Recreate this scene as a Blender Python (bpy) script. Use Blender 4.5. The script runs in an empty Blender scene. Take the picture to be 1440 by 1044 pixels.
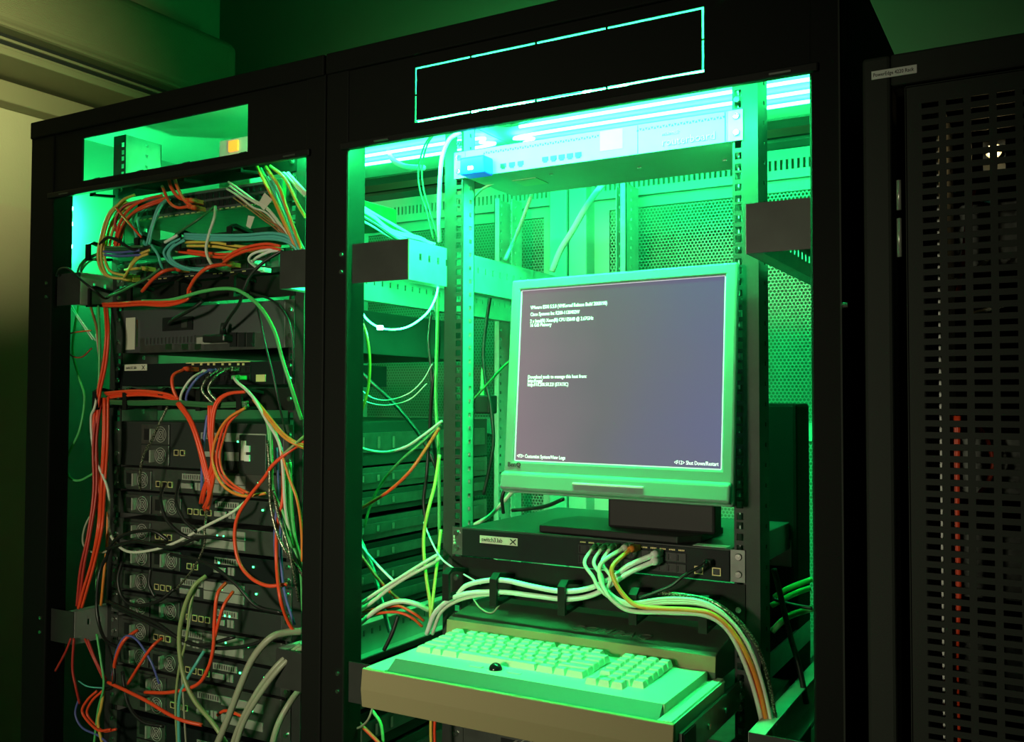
import bpy, math, random
from mathutils import Vector, Matrix

# ------------------------------------------------------------------ camera, world, light, exposure
SC = bpy.context.scene
COL = SC.collection
CAM = Vector((1.029, -1.18, 1.43))
RGT = Vector((0.86791757, 0.49669967, 0.00292055))
UPV = Vector((0.01346769, -0.02940985, 0.9994767))
FWD = Vector((-0.49652564, 0.86742406, 0.03221472))
FPX = 1327.245
cam_d = bpy.data.cameras.new('camera')
cam_d.sensor_width = 36.0
cam_d.lens = FPX / 1440 * 36.0
cam_d.clip_start = 0.02
cam_o = bpy.data.objects.new('camera', cam_d)
COL.objects.link(cam_o)
cam_o.matrix_world = Matrix(((RGT.x, UPV.x, -FWD.x, CAM.x), (RGT.y, UPV.y, -FWD.y, CAM.y),
                             (RGT.z, UPV.z, -FWD.z, CAM.z), (0, 0, 0, 1)))
SC.camera = cam_o

world = bpy.data.worlds.new('world')
SC.world = world
world.use_nodes = True
world.node_tree.nodes['Background'].inputs[0].default_value = (0.010, 0.013, 0.008, 1)
world.node_tree.nodes['Background'].inputs[1].default_value = 0.12


def area_light(name, loc, target, size, power, color, spread=180.0):
    ld = bpy.data.lights.new(name, 'AREA')
    ld.shape = 'RECTANGLE'
    ld.size, ld.size_y = size
    ld.energy = power
    ld.color = color
    ld.spread = math.radians(spread)
    lo = bpy.data.objects.new(name, ld)
    COL.objects.link(lo)
    lo.location = loc
    lo.rotation_euler = (Vector(target) - Vector(loc)).to_track_quat('-Z', 'Y').to_euler()
    return lo


WARM = (1.0, 0.96, 0.64)
# standing lamp of the room, well behind the photographer, and an added unseen spot to brighten the upper left wall
area_light('standing_lamp_light', (0.10, -3.0, 1.62), (0.0, 0.0, 1.20), (0.45, 0.3), 3.9, WARM, 47)
area_light('added_wall_spot', (-0.20, -0.90, 2.20), (-1.6, 0.10, 2.27), (0.12, 0.12), 3.5, (1.0, 0.95, 0.50), 42)

SC.view_settings.view_transform = 'Standard'
SC.view_settings.look = 'None'
SC.view_settings.gamma = 1.0
SC.view_settings.use_curve_mapping = False
SC.view_settings.exposure = 0.0
LED = 1.0            # overall strength of the green strips

# ------------------------------------------------------------------ helpers
RND = random.Random(7)


def P(px, py, y):
    """point on the plane Y=y seen at photo pixel (px,py)"""
    d = RGT * (px - 720) - UPV * (py - 522) + FWD * FPX
    return CAM + d * ((y - CAM.y) / d.y)


def lin(r, g, b):
    f = lambda c: (c / 255 / 12.92) if c / 255 <= 0.04045 else ((c / 255 + 0.055) / 1.055) ** 2.4
    return (f(r), f(g), f(b))


def mat(name, col, rough=0.5, metal=0.0, emit=None, estr=0.0, bump=0.0, bscale=60.0, var=0.0, vscale=8.0, spec=0.5):
    m = bpy.data.materials.new(name)
    m.use_nodes = True
    nt = m.node_tree
    b = nt.nodes['Principled BSDF']
    b.inputs['Base Color'].default_value = (*col, 1)
    b.inputs['Roughness'].default_value = rough
    b.inputs['Metallic'].default_value = metal
    b.inputs['Specular IOR Level'].default_value = spec
    if emit:
        b.inputs['Emission Color'].default_value = (*emit, 1)
        b.inputs['Emission Strength'].default_value = estr
    tc = nt.nodes.new('ShaderNodeTexCoord')
    if var > 0:
        n = nt.nodes.new('ShaderNodeTexNoise')
        n.inputs['Scale'].default_value = vscale
        n.inputs['Detail'].default_value = 5
        nt.links.new(tc.outputs['Object'], n.inputs['Vector'])
        r = nt.nodes.new('ShaderNodeValToRGB')
        r.color_ramp.elements[0].position = 0.3
        r.color_ramp.elements[1].position = 0.7
        r.color_ramp.elements[0].color = (*[c * (1 - var) for c in col], 1)
        r.color_ramp.elements[1].color = (*[min(1, c * (1 + var)) for c in col], 1)
        nt.links.new(n.outputs['Fac'], r.inputs['Fac'])
        nt.links.new(r.outputs['Color'], b.inputs['Base Color'])
    if bump > 0:
        n2 = nt.nodes.new('ShaderNodeTexNoise')
        n2.inputs['Scale'].default_value = bscale
        n2.inputs['Detail'].default_value = 3
        nt.links.new(tc.outputs['Object'], n2.inputs['Vector'])
        bp = nt.nodes.new('ShaderNodeBump')
        bp.inputs['Strength'].default_value = bump
        bp.inputs['Distance'].default_value = 0.002
        nt.links.new(n2.outputs['Fac'], bp.inputs['Height'])
        nt.links.new(bp.outputs['Normal'], b.inputs['Normal'])
    return m


def mesh_mat(name, col, pitch, hole):
    """perforated sheet steel: hexagonal field of round holes, open through"""
    m = mat(name, col, 0.5, 0.2)
    nt = m.node_tree
    b = nt.nodes['Principled BSDF']
    out = nt.nodes['Material Output']
    tc = nt.nodes.new('ShaderNodeTexCoord')
    N = lambda t: nt.nodes.new(t)
    sep = N('ShaderNodeSeparateXYZ')
    nt.links.new(tc.outputs['Object'], sep.inputs[0])

    def M(op, a, bb=None):
        k = N('ShaderNodeMath')
        k.operation = op
        for i, v in enumerate((a, bb)):
            if v is None:
                continue
            if isinstance(v, (int, float)):
                k.inputs[i].default_value = v
            else:
                nt.links.new(v, k.inputs[i])
        return k.outputs[0]
    px, pz = pitch, pitch * 1.732

    def lattice(ox, oz):
        u = M('FRACT', M('ADD', M('DIVIDE', sep.outputs[0], px), 100 + ox))
        v = M('FRACT', M('ADD', M('DIVIDE', sep.outputs[2], pz), 100 + oz))
        du = M('MULTIPLY', M('SUBTRACT', u, 0.5), px)
        dv = M('MULTIPLY', M('SUBTRACT', v, 0.5), pz)
        return M('LESS_THAN', M('ADD', M('MULTIPLY', du, du), M('MULTIPLY', dv, dv)), (hole / 2) ** 2)
    h = M('MAXIMUM', lattice(0, 0), lattice(0.5, 0.5))
    tr = N('ShaderNodeBsdfTransparent')
    mx = N('ShaderNodeMixShader')
    nt.links.new(h, mx.inputs[0])
    nt.links.new(b.outputs[0], mx.inputs[1])
    nt.links.new(tr.outputs[0], mx.inputs[2])
    nt.links.new(mx.outputs[0], out.inputs['Surface'])
    return m


GREEN = (0.016, 1.0, 0.21)
M = {
    'black': mat('black_powder_coat', (0.006, 0.007, 0.006), 0.65, bump=0.08, bscale=400, spec=0.10),
    'blackin': mat('black_frame_steel', (0.010, 0.011, 0.010), 0.5, bump=0.1, bscale=300, spec=0.15),
    'grey_rack': mat('dark_grey_rack_paint', (0.027, 0.031, 0.027), 0.65, bump=0.1, bscale=500, spec=0.2),
    'zinc': mat('zinc_sheet', (0.50, 0.52, 0.50), 0.45, 0.35, var=0.08, vscale=25, bump=0.05),
    'zinc_dark': mat('dark_zinc', (0.045, 0.05, 0.045), 0.5, 0.5, var=0.12, vscale=30),  # zinc in a darker tone for bracket faces and rear roof
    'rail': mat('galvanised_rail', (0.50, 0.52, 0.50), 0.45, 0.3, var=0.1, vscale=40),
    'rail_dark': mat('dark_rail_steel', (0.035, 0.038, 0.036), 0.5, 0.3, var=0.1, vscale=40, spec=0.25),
    'roof': mat('light_grey_roof_paint', (0.70, 0.72, 0.70), 0.5, var=0.05, vscale=12),
    'panel': mat('grey_side_panel', (0.42, 0.44, 0.42), 0.55, var=0.06, vscale=6),
    'mesh': mesh_mat('perforated_steel', (0.30, 0.32, 0.31), 0.0085, 0.0062),
    'steel': mat('bare_steel', (0.52, 0.52, 0.47), 0.3, 0.45, var=0.1, vscale=50),
    'steel_dk': mat('dark_steel', (0.16, 0.17, 0.16), 0.35, 0.8, var=0.15, vscale=50),
    'screw': mat('screw_steel', (0.75, 0.75, 0.72), 0.22, 1.0),
    'dev_black': mat('device_black_paint', (0.009, 0.012, 0.013), 0.5, bump=0.05, bscale=500, spec=0.15),
    'dev_green': mat('device_dark_cover', (0.035, 0.041, 0.039), 0.45, 0.3, bump=0.05, bscale=300),
    'dev_grey': mat('device_grey_cover', (0.075, 0.08, 0.085), 0.5, 0.3, var=0.05),
    'dev_light': mat('router_light_grey', (0.50, 0.53, 0.52), 0.5),
    'port': mat('port_socket', (0.012, 0.013, 0.014), 0.35),
    'gold': mat('gold_contacts', (0.90, 0.74, 0.36), 0.3, 0.3),
    'beige': mat('beige_plastic', (0.30, 0.26, 0.14), 0.6, spec=0.2, bump=0.08, bscale=700),
    'kbd': mat('keyboard_beige', (0.62, 0.60, 0.50), 0.5, bump=0.05, bscale=600),
    'palm': mat('palm_slope_shade', (0.10, 0.10, 0.09), 0.55),  # shade of the palm slope partly put into this dark grey
    'key': mat('keycap_beige', (0.66, 0.64, 0.54), 0.45),
    'hood': mat('keyboard_hood_grey', (0.06, 0.06, 0.05), 0.5, bump=0.08, bscale=700),
    'ball': mat('trackball_black', (0.01, 0.01, 0.012), 0.08),
    'bezel': mat('monitor_bezel_silver', (0.21, 0.28, 0.26), 0.6, 0.0, spec=0.1),
    'monback': mat('monitor_black_plastic', (0.012, 0.012, 0.012), 0.5, spec=0.3),
    'matte': mat('matte_black', (0.003, 0.003, 0.003), 0.8, spec=0.05),
    'label': mat('paper_label', (0.62, 0.62, 0.50), 0.6),
    'ink': mat('label_ink', (0.02, 0.02, 0.02), 0.6),
    'white': mat('white_plastic', (0.75, 0.77, 0.74), 0.45),
    'txtwhite': mat('white_print', (0.85, 0.88, 0.86), 0.5),
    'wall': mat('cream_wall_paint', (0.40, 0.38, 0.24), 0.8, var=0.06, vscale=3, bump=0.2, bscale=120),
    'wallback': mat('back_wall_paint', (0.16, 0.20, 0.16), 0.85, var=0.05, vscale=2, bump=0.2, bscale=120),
    'floor': mat('dark_floor_vinyl', (0.06, 0.06, 0.055), 0.4, var=0.15, vscale=10),
    'ac': mat('air_conditioner_cream', (0.24, 0.22, 0.13), 0.5, var=0.03),
    'dark': mat('dark_gap', (0.01, 0.01, 0.01), 0.7),
    'green_lit': mat('green_lit_cover', (0.05, 0.22, 0.08), 0.3, var=0.2, vscale=60),  # green LED light on the switch underside put into its colour
    'led': mat('green_led', (0.1, 0.9, 0.3), 0.4, emit=GREEN, estr=1000.0 * LED),
    'ledfront': mat('green_led_front', (0.1, 0.9, 0.3), 0.4, emit=GREEN, estr=3800.0 * LED),
    'ledroof': mat('green_led_roof', (0.1, 0.9, 0.3), 0.4, emit=GREEN, estr=95.0 * LED),
    'ledsoft': mat('led_strip_body', (0.6, 0.75, 0.65), 0.4, emit=GREEN, estr=32.0 * LED),
    'ledadded': mat('led_strip_added', (0.6, 0.75, 0.65), 0.4, emit=GREEN, estr=380.0 * LED),
    'blueled': mat('blue_led', (0.1, 0.2, 0.9), 0.4, emit=(0.05, 0.22, 1.0), estr=160.0),
    'bluebox': mat('blue_translucent_plastic', (0.01, 0.03, 0.35), 0.3, emit=(0.02, 0.12, 1.0), estr=0.5),
    'orangeled': mat('orange_rocker', (0.9, 0.4, 0.05), 0.4, emit=(1.0, 0.30, 0.03), estr=1.3),
    'yellowled': mat('yellow_lamp', (0.9, 0.7, 0.2), 0.4, emit=(1.0, 0.72, 0.30), estr=18.0),
    'greenled': mat('small_green_led', (0.1, 0.9, 0.2), 0.4, emit=(0.05, 1.0, 0.25), estr=6.0),
    'screentext': mat('screen_text', (0.9, 0.9, 0.9), 0.5, emit=(1, 1, 1), estr=0.95),
    'screenedge': mat('screen_edge', (0.5, 0.5, 0.55), 0.5, emit=(0.62, 0.58, 0.68), estr=0.75),
}
CAB = {}
for nm, c in dict(red=(0.88, 0.075, 0.022), darkred=(0.50, 0.035, 0.025), orange=(0.80, 0.24, 0.035), yellow=(0.72, 0.50, 0.09),
                  teal=(0.10, 0.48, 0.42), green=(0.10, 0.55, 0.16), lime=(0.50, 0.62, 0.12), pale=(0.66, 0.70, 0.58),
                  grey=(0.34, 0.36, 0.26), olive=(0.28, 0.36, 0.15), black=(0.012, 0.013, 0.013), blue=(0.10, 0.12, 0.40),
                  white=(0.80, 0.82, 0.78), brown=(0.36, 0.16, 0.06), darkgreen=(0.04, 0.16, 0.06)).items():
    CAB[nm] = mat('cable_' + nm, c, 0.38)


def braid_mat():
    m = mat('cable_braid', (0.55, 0.52, 0.38), 0.3, 0.7)
    nt = m.node_tree
    tc = nt.nodes.new('ShaderNodeTexCoord')
    v = nt.nodes.new('ShaderNodeTexVoronoi')
    v.inputs['Scale'].default_value = 420
    nt.links.new(tc.outputs['Object'], v.inputs['Vector'])
    r = nt.nodes.new('ShaderNodeValToRGB')
    r.color_ramp.elements[0].color = (0.85, 0.82, 0.62, 1)
    r.color_ramp.elements[1].color = (0.05, 0.06, 0.04, 1)
    r.color_ramp.elements[1].position = 0.6
    nt.links.new(v.outputs['Distance'], r.inputs['Fac'])
    nt.links.new(r.outputs['Color'], nt.nodes['Principled BSDF'].inputs['Base Color'])
    return m


CAB['braid'] = braid_mat()
WL = {}     # world location of every object, for parenting


class MB:
    def __init__(s):
        s.v, s.f = [], []

    def quad(s, a, b, c, d):
        n = len(s.v)
        s.v += [tuple(a), tuple(b), tuple(c), tuple(d)]
        s.f.append((n, n + 1, n + 2, n + 3))
        return s

    def box(s, x0, x1, y0, y1, z0, z1):
        n = len(s.v)
        s.v += [(x0, y0, z0), (x1, y0, z0), (x1, y1, z0), (x0, y1, z0), (x0, y0, z1), (x1, y0, z1), (x1, y1, z1), (x0, y1, z1)]
        s.f += [tuple(n + i for i in q) for q in ((0, 3, 2, 1), (4, 5, 6, 7), (0, 1, 5, 4), (1, 2, 6, 5), (2, 3, 7, 6), (3, 0, 4, 7))]
        return s

    def taper(s, x0, x1, y0, y1, z0, z1, ix, iy):
        n = len(s.v)
        s.v += [(x0, y0, z0), (x1, y0, z0), (x1, y1, z0), (x0, y1, z0),
                (x0 + ix, y0 + iy, z1), (x1 - ix, y0 + iy, z1), (x1 - ix, y1 - iy, z1), (x0 + ix, y1 - iy, z1)]
        s.f += [tuple(n + i for i in q) for q in ((0, 3, 2, 1), (4, 5, 6, 7), (0, 1, 5, 4), (1, 2, 6, 5), (2, 3, 7, 6), (3, 0, 4, 7))]
        return s

    def prism(s, poly, axis, a, b):
        """extrude a 2-D polygon along an axis ('x': (y,z), 'y': (x,z), 'z': (x,y))"""
        n = len(s.v)
        k = len(poly)
        mk = {'x': lambda p, t: (t, p[0], p[1]), 'y': lambda p, t: (p[0], t, p[1]), 'z': lambda p, t: (p[0], p[1], t)}[axis]
        s.v += [mk(p, a) for p in poly] + [mk(p, b) for p in poly]
        s.f += [tuple(range(n + k - 1, n - 1, -1)), tuple(range(n + k, n + 2 * k))]
        s.f += [(n + i, n + (i + 1) % k, n + k + (i + 1) % k, n + k + i) for i in range(k)]
        return s

    def cyl(s, c, axis, r, h, seg=12, r2=None):
        """cylinder or cone from point c along axis vector, length h"""
        ax = Vector(axis).normalized()
        t = Vector((0, 0, 1)) if abs(ax.z) < 0.9 else Vector((1, 0, 0))
        u = ax.cross(t).normalized()
        w = ax.cross(u)
        n = len(s.v)
        r2 = r if r2 is None else r2
        c = Vector(c)
        for (q, rr) in ((c, r), (c + ax * h, r2)):
            for i in range(seg):
                a = 2 * math.pi * i / seg
                s.v.append(tuple(q + (u * math.cos(a) + w * math.sin(a)) * rr))
        s.f += [(n + i, n + (i + 1) % seg, n + seg + (i + 1) % seg, n + seg + i) for i in range(seg)]
        s.f += [tuple(range(n + seg - 1, n - 1, -1)), tuple(range(n + seg, n + 2 * seg))]
        return s

    def tube(s, pts, r, seg=6, closed=False):
        pts = [Vector(p) for p in pts]
        n0 = len(s.v)
        k = len(pts)
        u = None
        for i in range(k):
            a, b = (pts[i - 1] if (i or closed) else pts[i]), (pts[(i + 1) % k] if (i < k - 1 or closed) else pts[i])
            t = (b - a).normalized() if (b - a).length > 1e-9 else Vector((0, 0, 1))
            if u is None:
                u = t.cross(Vector((0, 0, 1)) if abs(t.z) < 0.9 else Vector((1, 0, 0))).normalized()
            else:
                u = (u - t * u.dot(t)).normalized()
            w = t.cross(u)
            for j in range(seg):
                an = 2 * math.pi * j / seg
                s.v.append(tuple(pts[i] + (u * math.cos(an) + w * math.sin(an)) * r))
        for i in range(k if closed else k - 1):
            i2 = (i + 1) % k
            s.f += [(n0 + i * seg + j, n0 + i * seg + (j + 1) % seg, n0 + i2 * seg + (j + 1) % seg, n0 + i2 * seg + j) for j in range(seg)]
        if not closed:
            s.f += [tuple(n0 + j for j in range(seg - 1, -1, -1)), tuple(n0 + (k - 1) * seg + j for j in range(seg))]
        return s

    def sphere(s, c, r, seg=14, ring=8):
        n = len(s.v)
        for i in range(ring + 1):
            th = math.pi * i / ring
            for j in range(seg):
                a = 2 * math.pi * j / seg
                s.v.append((c[0] + r * math.sin(th) * math.cos(a), c[1] + r * math.sin(th) * math.sin(a), c[2] + r * math.cos(th)))
        for i in range(ring):
            s.f += [(n + i * seg + j, n + (i + 1) * seg + j, n + (i + 1) * seg + (j + 1) % seg, n + i * seg + (j + 1) % seg) for j in range(seg)]
        return s

    def plate(s, axis, us, vs, hole, w0, w1):
        """sheet with rectangular openings. us, vs: break values; hole(i,j) true where open. axis: normal"""
        mk = {'y': lambda u, v, w: (u, w, v), 'x': lambda u, v, w: (w, u, v), 'z': lambda u, v, w: (u, v, w)}[axis]
        nu, nv = len(us) - 1, len(vs) - 1
        idx = {}

        def V(i, j, w):
            k = (i, j, w)
            if k not in idx:
                idx[k] = len(s.v)
                s.v.append(mk(us[i], vs[j], (w0, w1)[w]))
            return idx[k]
        sol = [[not hole(i, j) for j in range(nv)] for i in range(nu)]
        for i in range(nu):
            for j in range(nv):
                if not sol[i][j]:
                    continue
                s.f.append((V(i, j, 0), V(i + 1, j, 0), V(i + 1, j + 1, 0), V(i, j + 1, 0)))
                s.f.append((V(i, j + 1, 1), V(i + 1, j + 1, 1), V(i + 1, j, 1), V(i, j, 1)))
                if i == 0 or not sol[i - 1][j]:
                    s.f.append((V(i, j, 0), V(i, j + 1, 0), V(i, j + 1, 1), V(i, j, 1)))
                if i == nu - 1 or not sol[i + 1][j]:
                    s.f.append((V(i + 1, j + 1, 0), V(i + 1, j, 0), V(i + 1, j, 1), V(i + 1, j + 1, 1)))
                if j == 0 or not sol[i][j - 1]:
                    s.f.append((V(i + 1, j, 0), V(i, j, 0), V(i, j, 1), V(i + 1, j, 1)))
                if j == nv - 1 or not sol[i][j + 1]:
                    s.f.append((V(i, j + 1, 0), V(i + 1, j + 1, 0), V(i + 1, j + 1, 1), V(i, j + 1, 1)))
        return s

    def mesh(s, name, m, off=(0, 0, 0), smooth=False):
        me = bpy.data.meshes.new(name)
        me.from_pydata([(a - off[0], b - off[1], c - off[2]) for a, b, c in s.v], [], s.f)
        me.materials.append(m if not isinstance(m, str) else M[m])
        if smooth:
            me.polygons.foreach_set('use_smooth', [True] * len(me.polygons))
        me.update()
        return me

    def build(s, name, m, parent=None, smooth=False, bevel=0.0, local=False, label=None):
        if parent is None:
            xs, ys, zs = zip(*s.v)
            off = ((min(xs) + max(xs)) / 2, (min(ys) + max(ys)) / 2, min(zs))
        else:
            off = (0, 0, 0) if local else WL[parent.name]
        o = bpy.data.objects.new(name, s.mesh(name, m, off, smooth))
        COL.objects.link(o)
        if parent is None:
            o.location = off
            WL[o.name] = off
        else:
            o.parent = parent
            WL[o.name] = off
        if bevel:
            b = o.modifiers.new('bevel', 'BEVEL')
            b.width = bevel
            b.segments = 2
            b.limit_method = 'ANGLE'
        if label:
            o['label'] = label
        return o


def tag(o, label, cat, group=None):
    o['label'] = label
    o['category'] = cat
    if group:
        o['group'] = group
    return o


def thing(name, label, cat, loc, group=None):
    o = bpy.data.objects.new(name, None)
    o.empty_display_size = 0.05
    COL.objects.link(o)
    o.location = loc
    WL[o.name] = tuple(loc)
    return tag(o, label, cat, group)


def struct(o):
    o['kind'] = 'structure'
    return o


def copy_part(src, parent, pos, rot=None):
    """a part sharing src's mesh; pos in world coordinates"""
    o = bpy.data.objects.new(src[0], src[1])
    COL.objects.link(o)
    o.parent = parent
    w = WL[parent.name]
    o.location = (pos[0] - w[0], pos[1] - w[1], pos[2] - w[2])
    if rot:
        o.rotation_euler = rot
    WL[o.name] = tuple(pos)
    return o


def text(name, s, size, org, right, up, m, parent, depth=0.0004, shear=0.0, spacing=1.0, squash=1.0, local=False, align='LEFT'):
    cu = bpy.data.curves.new(name, 'FONT')
    cu.body = s
    cu.size = size
    cu.extrude = depth
    cu.resolution_u = 2
    cu.shear = shear
    cu.space_character = spacing
    cu.align_x = align
    t = bpy.data.objects.new(name + '_tmp', cu)
    COL.objects.link(t)
    dg = bpy.context.evaluated_depsgraph_get()
    me = bpy.data.meshes.new_from_object(t.evaluated_get(dg))
    bpy.data.objects.remove(t)
    R_, U_ = Vector(right).normalized(), Vector(up).normalized()
    N_ = R_.cross(U_)
    w = (0, 0, 0) if local else WL[parent.name]
    mt = Matrix(((R_.x * squash, U_.x, N_.x, org[0] - w[0]), (R_.y * squash, U_.y, N_.y, org[1] - w[1]), (R_.z * squash, U_.z, N_.z, org[2] - w[2]), (0, 0, 0, 1)))
    me.transform(mt)
    me.materials.clear()
    me.materials.append(M[m])
    o = bpy.data.objects.new(name, me)
    COL.objects.link(o)
    o.parent = parent
    WL[o.name] = tuple(w)
    return o


def spline(pts, sub=7):
    pts = [Vector(p) for p in pts]
    if len(pts) < 3:
        return pts
    q = [pts[0] * 2 - pts[1]] + pts + [pts[-1] * 2 - pts[-2]]
    out = []
    for i in range(1, len(q) - 2):
        p0, p1, p2, p3 = q[i - 1:i + 3]
        for k in range(sub):
            t = k / sub
            out.append(0.5 * ((2 * p1) + (p2 - p0) * t + (2 * p0 - 5 * p1 + 4 * p2 - p3) * t * t + (3 * p1 - p0 - 3 * p2 + p3) * t ** 3))
    out.append(pts[-1])
    return out


# ------------------------------------------------------------------ room
struct(MB().box(-1.75, -1.6, -3.6, 1.45, 0, 3.0).build('wall_left', 'wall'))
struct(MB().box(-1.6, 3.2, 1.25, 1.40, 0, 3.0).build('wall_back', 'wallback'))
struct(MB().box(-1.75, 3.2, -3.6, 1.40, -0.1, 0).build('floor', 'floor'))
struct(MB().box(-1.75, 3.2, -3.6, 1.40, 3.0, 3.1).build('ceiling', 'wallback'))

# wall air conditioner on the left wall, with trunking below it
acx = -1.38
ac = thing('air_conditioner', 'long cream wall air conditioner above the left rack', 'air conditioner', (-1.49, 0.2, 2.40))
y0a, y1a = -1.2, P(333, 80, 0).y
_d = RGT * (333 - 720) - UPV * (80 - 522) + FWD * FPX
y1a = CAM.y + _d.y * ((acx - CAM.x) / _d.x)
MB().prism([(-1.6, 2.42), (acx + 0.02, 2.42), (acx, 2.45), (acx, 2.63), (acx - 0.02, 2.655), (-1.6, 2.67)], 'y', y0a, y1a).build('body', 'ac', ac, bevel=0.012)
MB().box(-1.6, acx - 0.03, y0a, y1a - 0.06, 2.375, 2.418).build('air_outlet', 'dark', ac)
for k in range(2):
    MB().box(-1.6 + 0.05, acx - 0.022 + 0.012 * k, y0a, y1a - 0.05, 2.398 - 0.026 * k, 2.406 - 0.026 * k).build('louvre', 'ac', ac, bevel=0.002)
MB().box(-1.6, acx + 0.012, y0a, y1a - 0.03, 2.345, 2.366).build('drip_tray', 'ac', ac, bevel=0.004)
for k in range(34):
    z = 2.462 + k * 0.0048
    MB().box(acx - 0.001, acx + 0.0016, y0a + 0.03, y1a - 0.035, z, z + 0.0024).build('grille_slat', 'ac', ac)
tr = MB().box(-1.6, -1.53, -1.2, 1.2, 2.275, 2.335).build('cable_trunking', 'ac', bevel=0.004)
tag(tr, 'cream cable trunking on the wall just below the air conditioner', 'cable trunking')

# ------------------------------------------------------------------ racks A (left) and B (middle)
ZT = 2.0
ZO = 1.835           # top of the door opening
YB = 0.95            # rear plane


def rail_part(root, x_in, s, y0, z0, z1, deep=0.09, rear=False):
    """19-inch mounting rail: perforated flange, inner web with holes, outer web"""
    outer = s > 0 or rear
    mb = MB()
    vs, zz = [z0], z0 + 0.006
    gaps = (0.01588, 0.01588, 0.0127)
    k = 0
    while zz + 0.0095 < z1 - 0.003:
        vs += [zz, zz + 0.0095]
        zz += gaps[k % 3]
        k += 1
    vs.append(z1)
    us = sorted([x_in, x_in + s * 0.0035, x_in + s * 0.0130, x_in + s * 0.036])
    hi = 1
    t = 0.0018
    ya, yb = (y0, y0 + t) if not rear else (y0 - t, y0)
    mb.plate('y', us, vs, lambda i, j: i == hi and j % 2 == 1, ya, yb)
    d = 1 if not rear else -1
    # inner web with small holes
    yv = sorted([y0 + d * 0.002, y0 + d * deep * 0.55, y0 + d * (deep * 0.55 + 0.007), y0 + d * deep])
    vz = [z0]
    zz = z0 + 0.012
    while zz + 0.007 < z1:
        vz += [zz, zz + 0.007]
        zz += 0.0222
    vz.append(z1)
    web = MB()
    web.plate('x', yv, vz, lambda i, j: i == 1 and j % 2 == 1, *sorted((x_in, x_in + s * t)))
    # outer web
    yv2 = sorted([y0 + d * 0.002, y0 + d * 0.03, y0 + d * 0.036, y0 + d * 0.05])
    vz2 = [z0]
    zz = z0 + 0.02
    while zz + 0.006 < z1:
        vz2 += [zz, zz + 0.006]
        zz += 0.0286
    vz2.append(z1)
    if outer:
        mb.plate('x', yv2, vz2, lambda i, j: i == 1 and j % 2 == 1, *sorted((x_in + s * 0.036, x_in + s * (0.036 - t))))
    # return lip at the far end of the inner web
    web.box(*sorted((x_in, x_in + s * 0.014)), *sorted((y0 + d * deep, y0 + d * (deep - t))), z0, z1)
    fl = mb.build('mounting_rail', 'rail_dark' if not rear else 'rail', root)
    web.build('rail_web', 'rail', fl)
    return fl


def depth_bracket(root, x_post, x_rail, s, z0, z1, yf=0.012, yend=0.90):
    """cross bracket: face plate from post to rail, slotted bar running to the rear"""
    t = 0.002
    MB().box(*sorted((x_post, x_rail)), yf, yf + t, z0, z1).build('bracket_face', 'zinc_dark', root)
    us = [yf + t]
    y = yf + 0.030
    while y + 0.006 < yend - 0.01:
        us += [y, y + 0.006]
        y += 0.025
    us.append(yend)
    zm = (z0 + z1) / 2
    b = MB().plate('x', us, [z0, zm + 0.002, zm + 0.013, z1], lambda i, j: i % 2 == 1 and j == 1, x_rail - t / 2, x_rail + t / 2)
    b.box(*sorted((x_rail, x_rail + s * 0.02)), yf + t, yend, z1 - t, z1)
    b.box(*sorted((x_rail, x_rail + s * 0.02)), yf + t, yend, z0, z0 + t)
    b.build('slotted_bar', 'zinc', root)


def screw(root, x, y, z, r=0.0052, axis=(0, -1, 0)):
    mb = MB().cyl((x, y, z), axis, r, 0.0022, 12, r * 0.85)
    a = Vector(axis)
    c = Vector((x, y, z)) + a * 0.0018
    mb.cyl(c, a, r * 0.42, 0.0006, 6)
    return mb.build('screw', 'screw', root)


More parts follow.
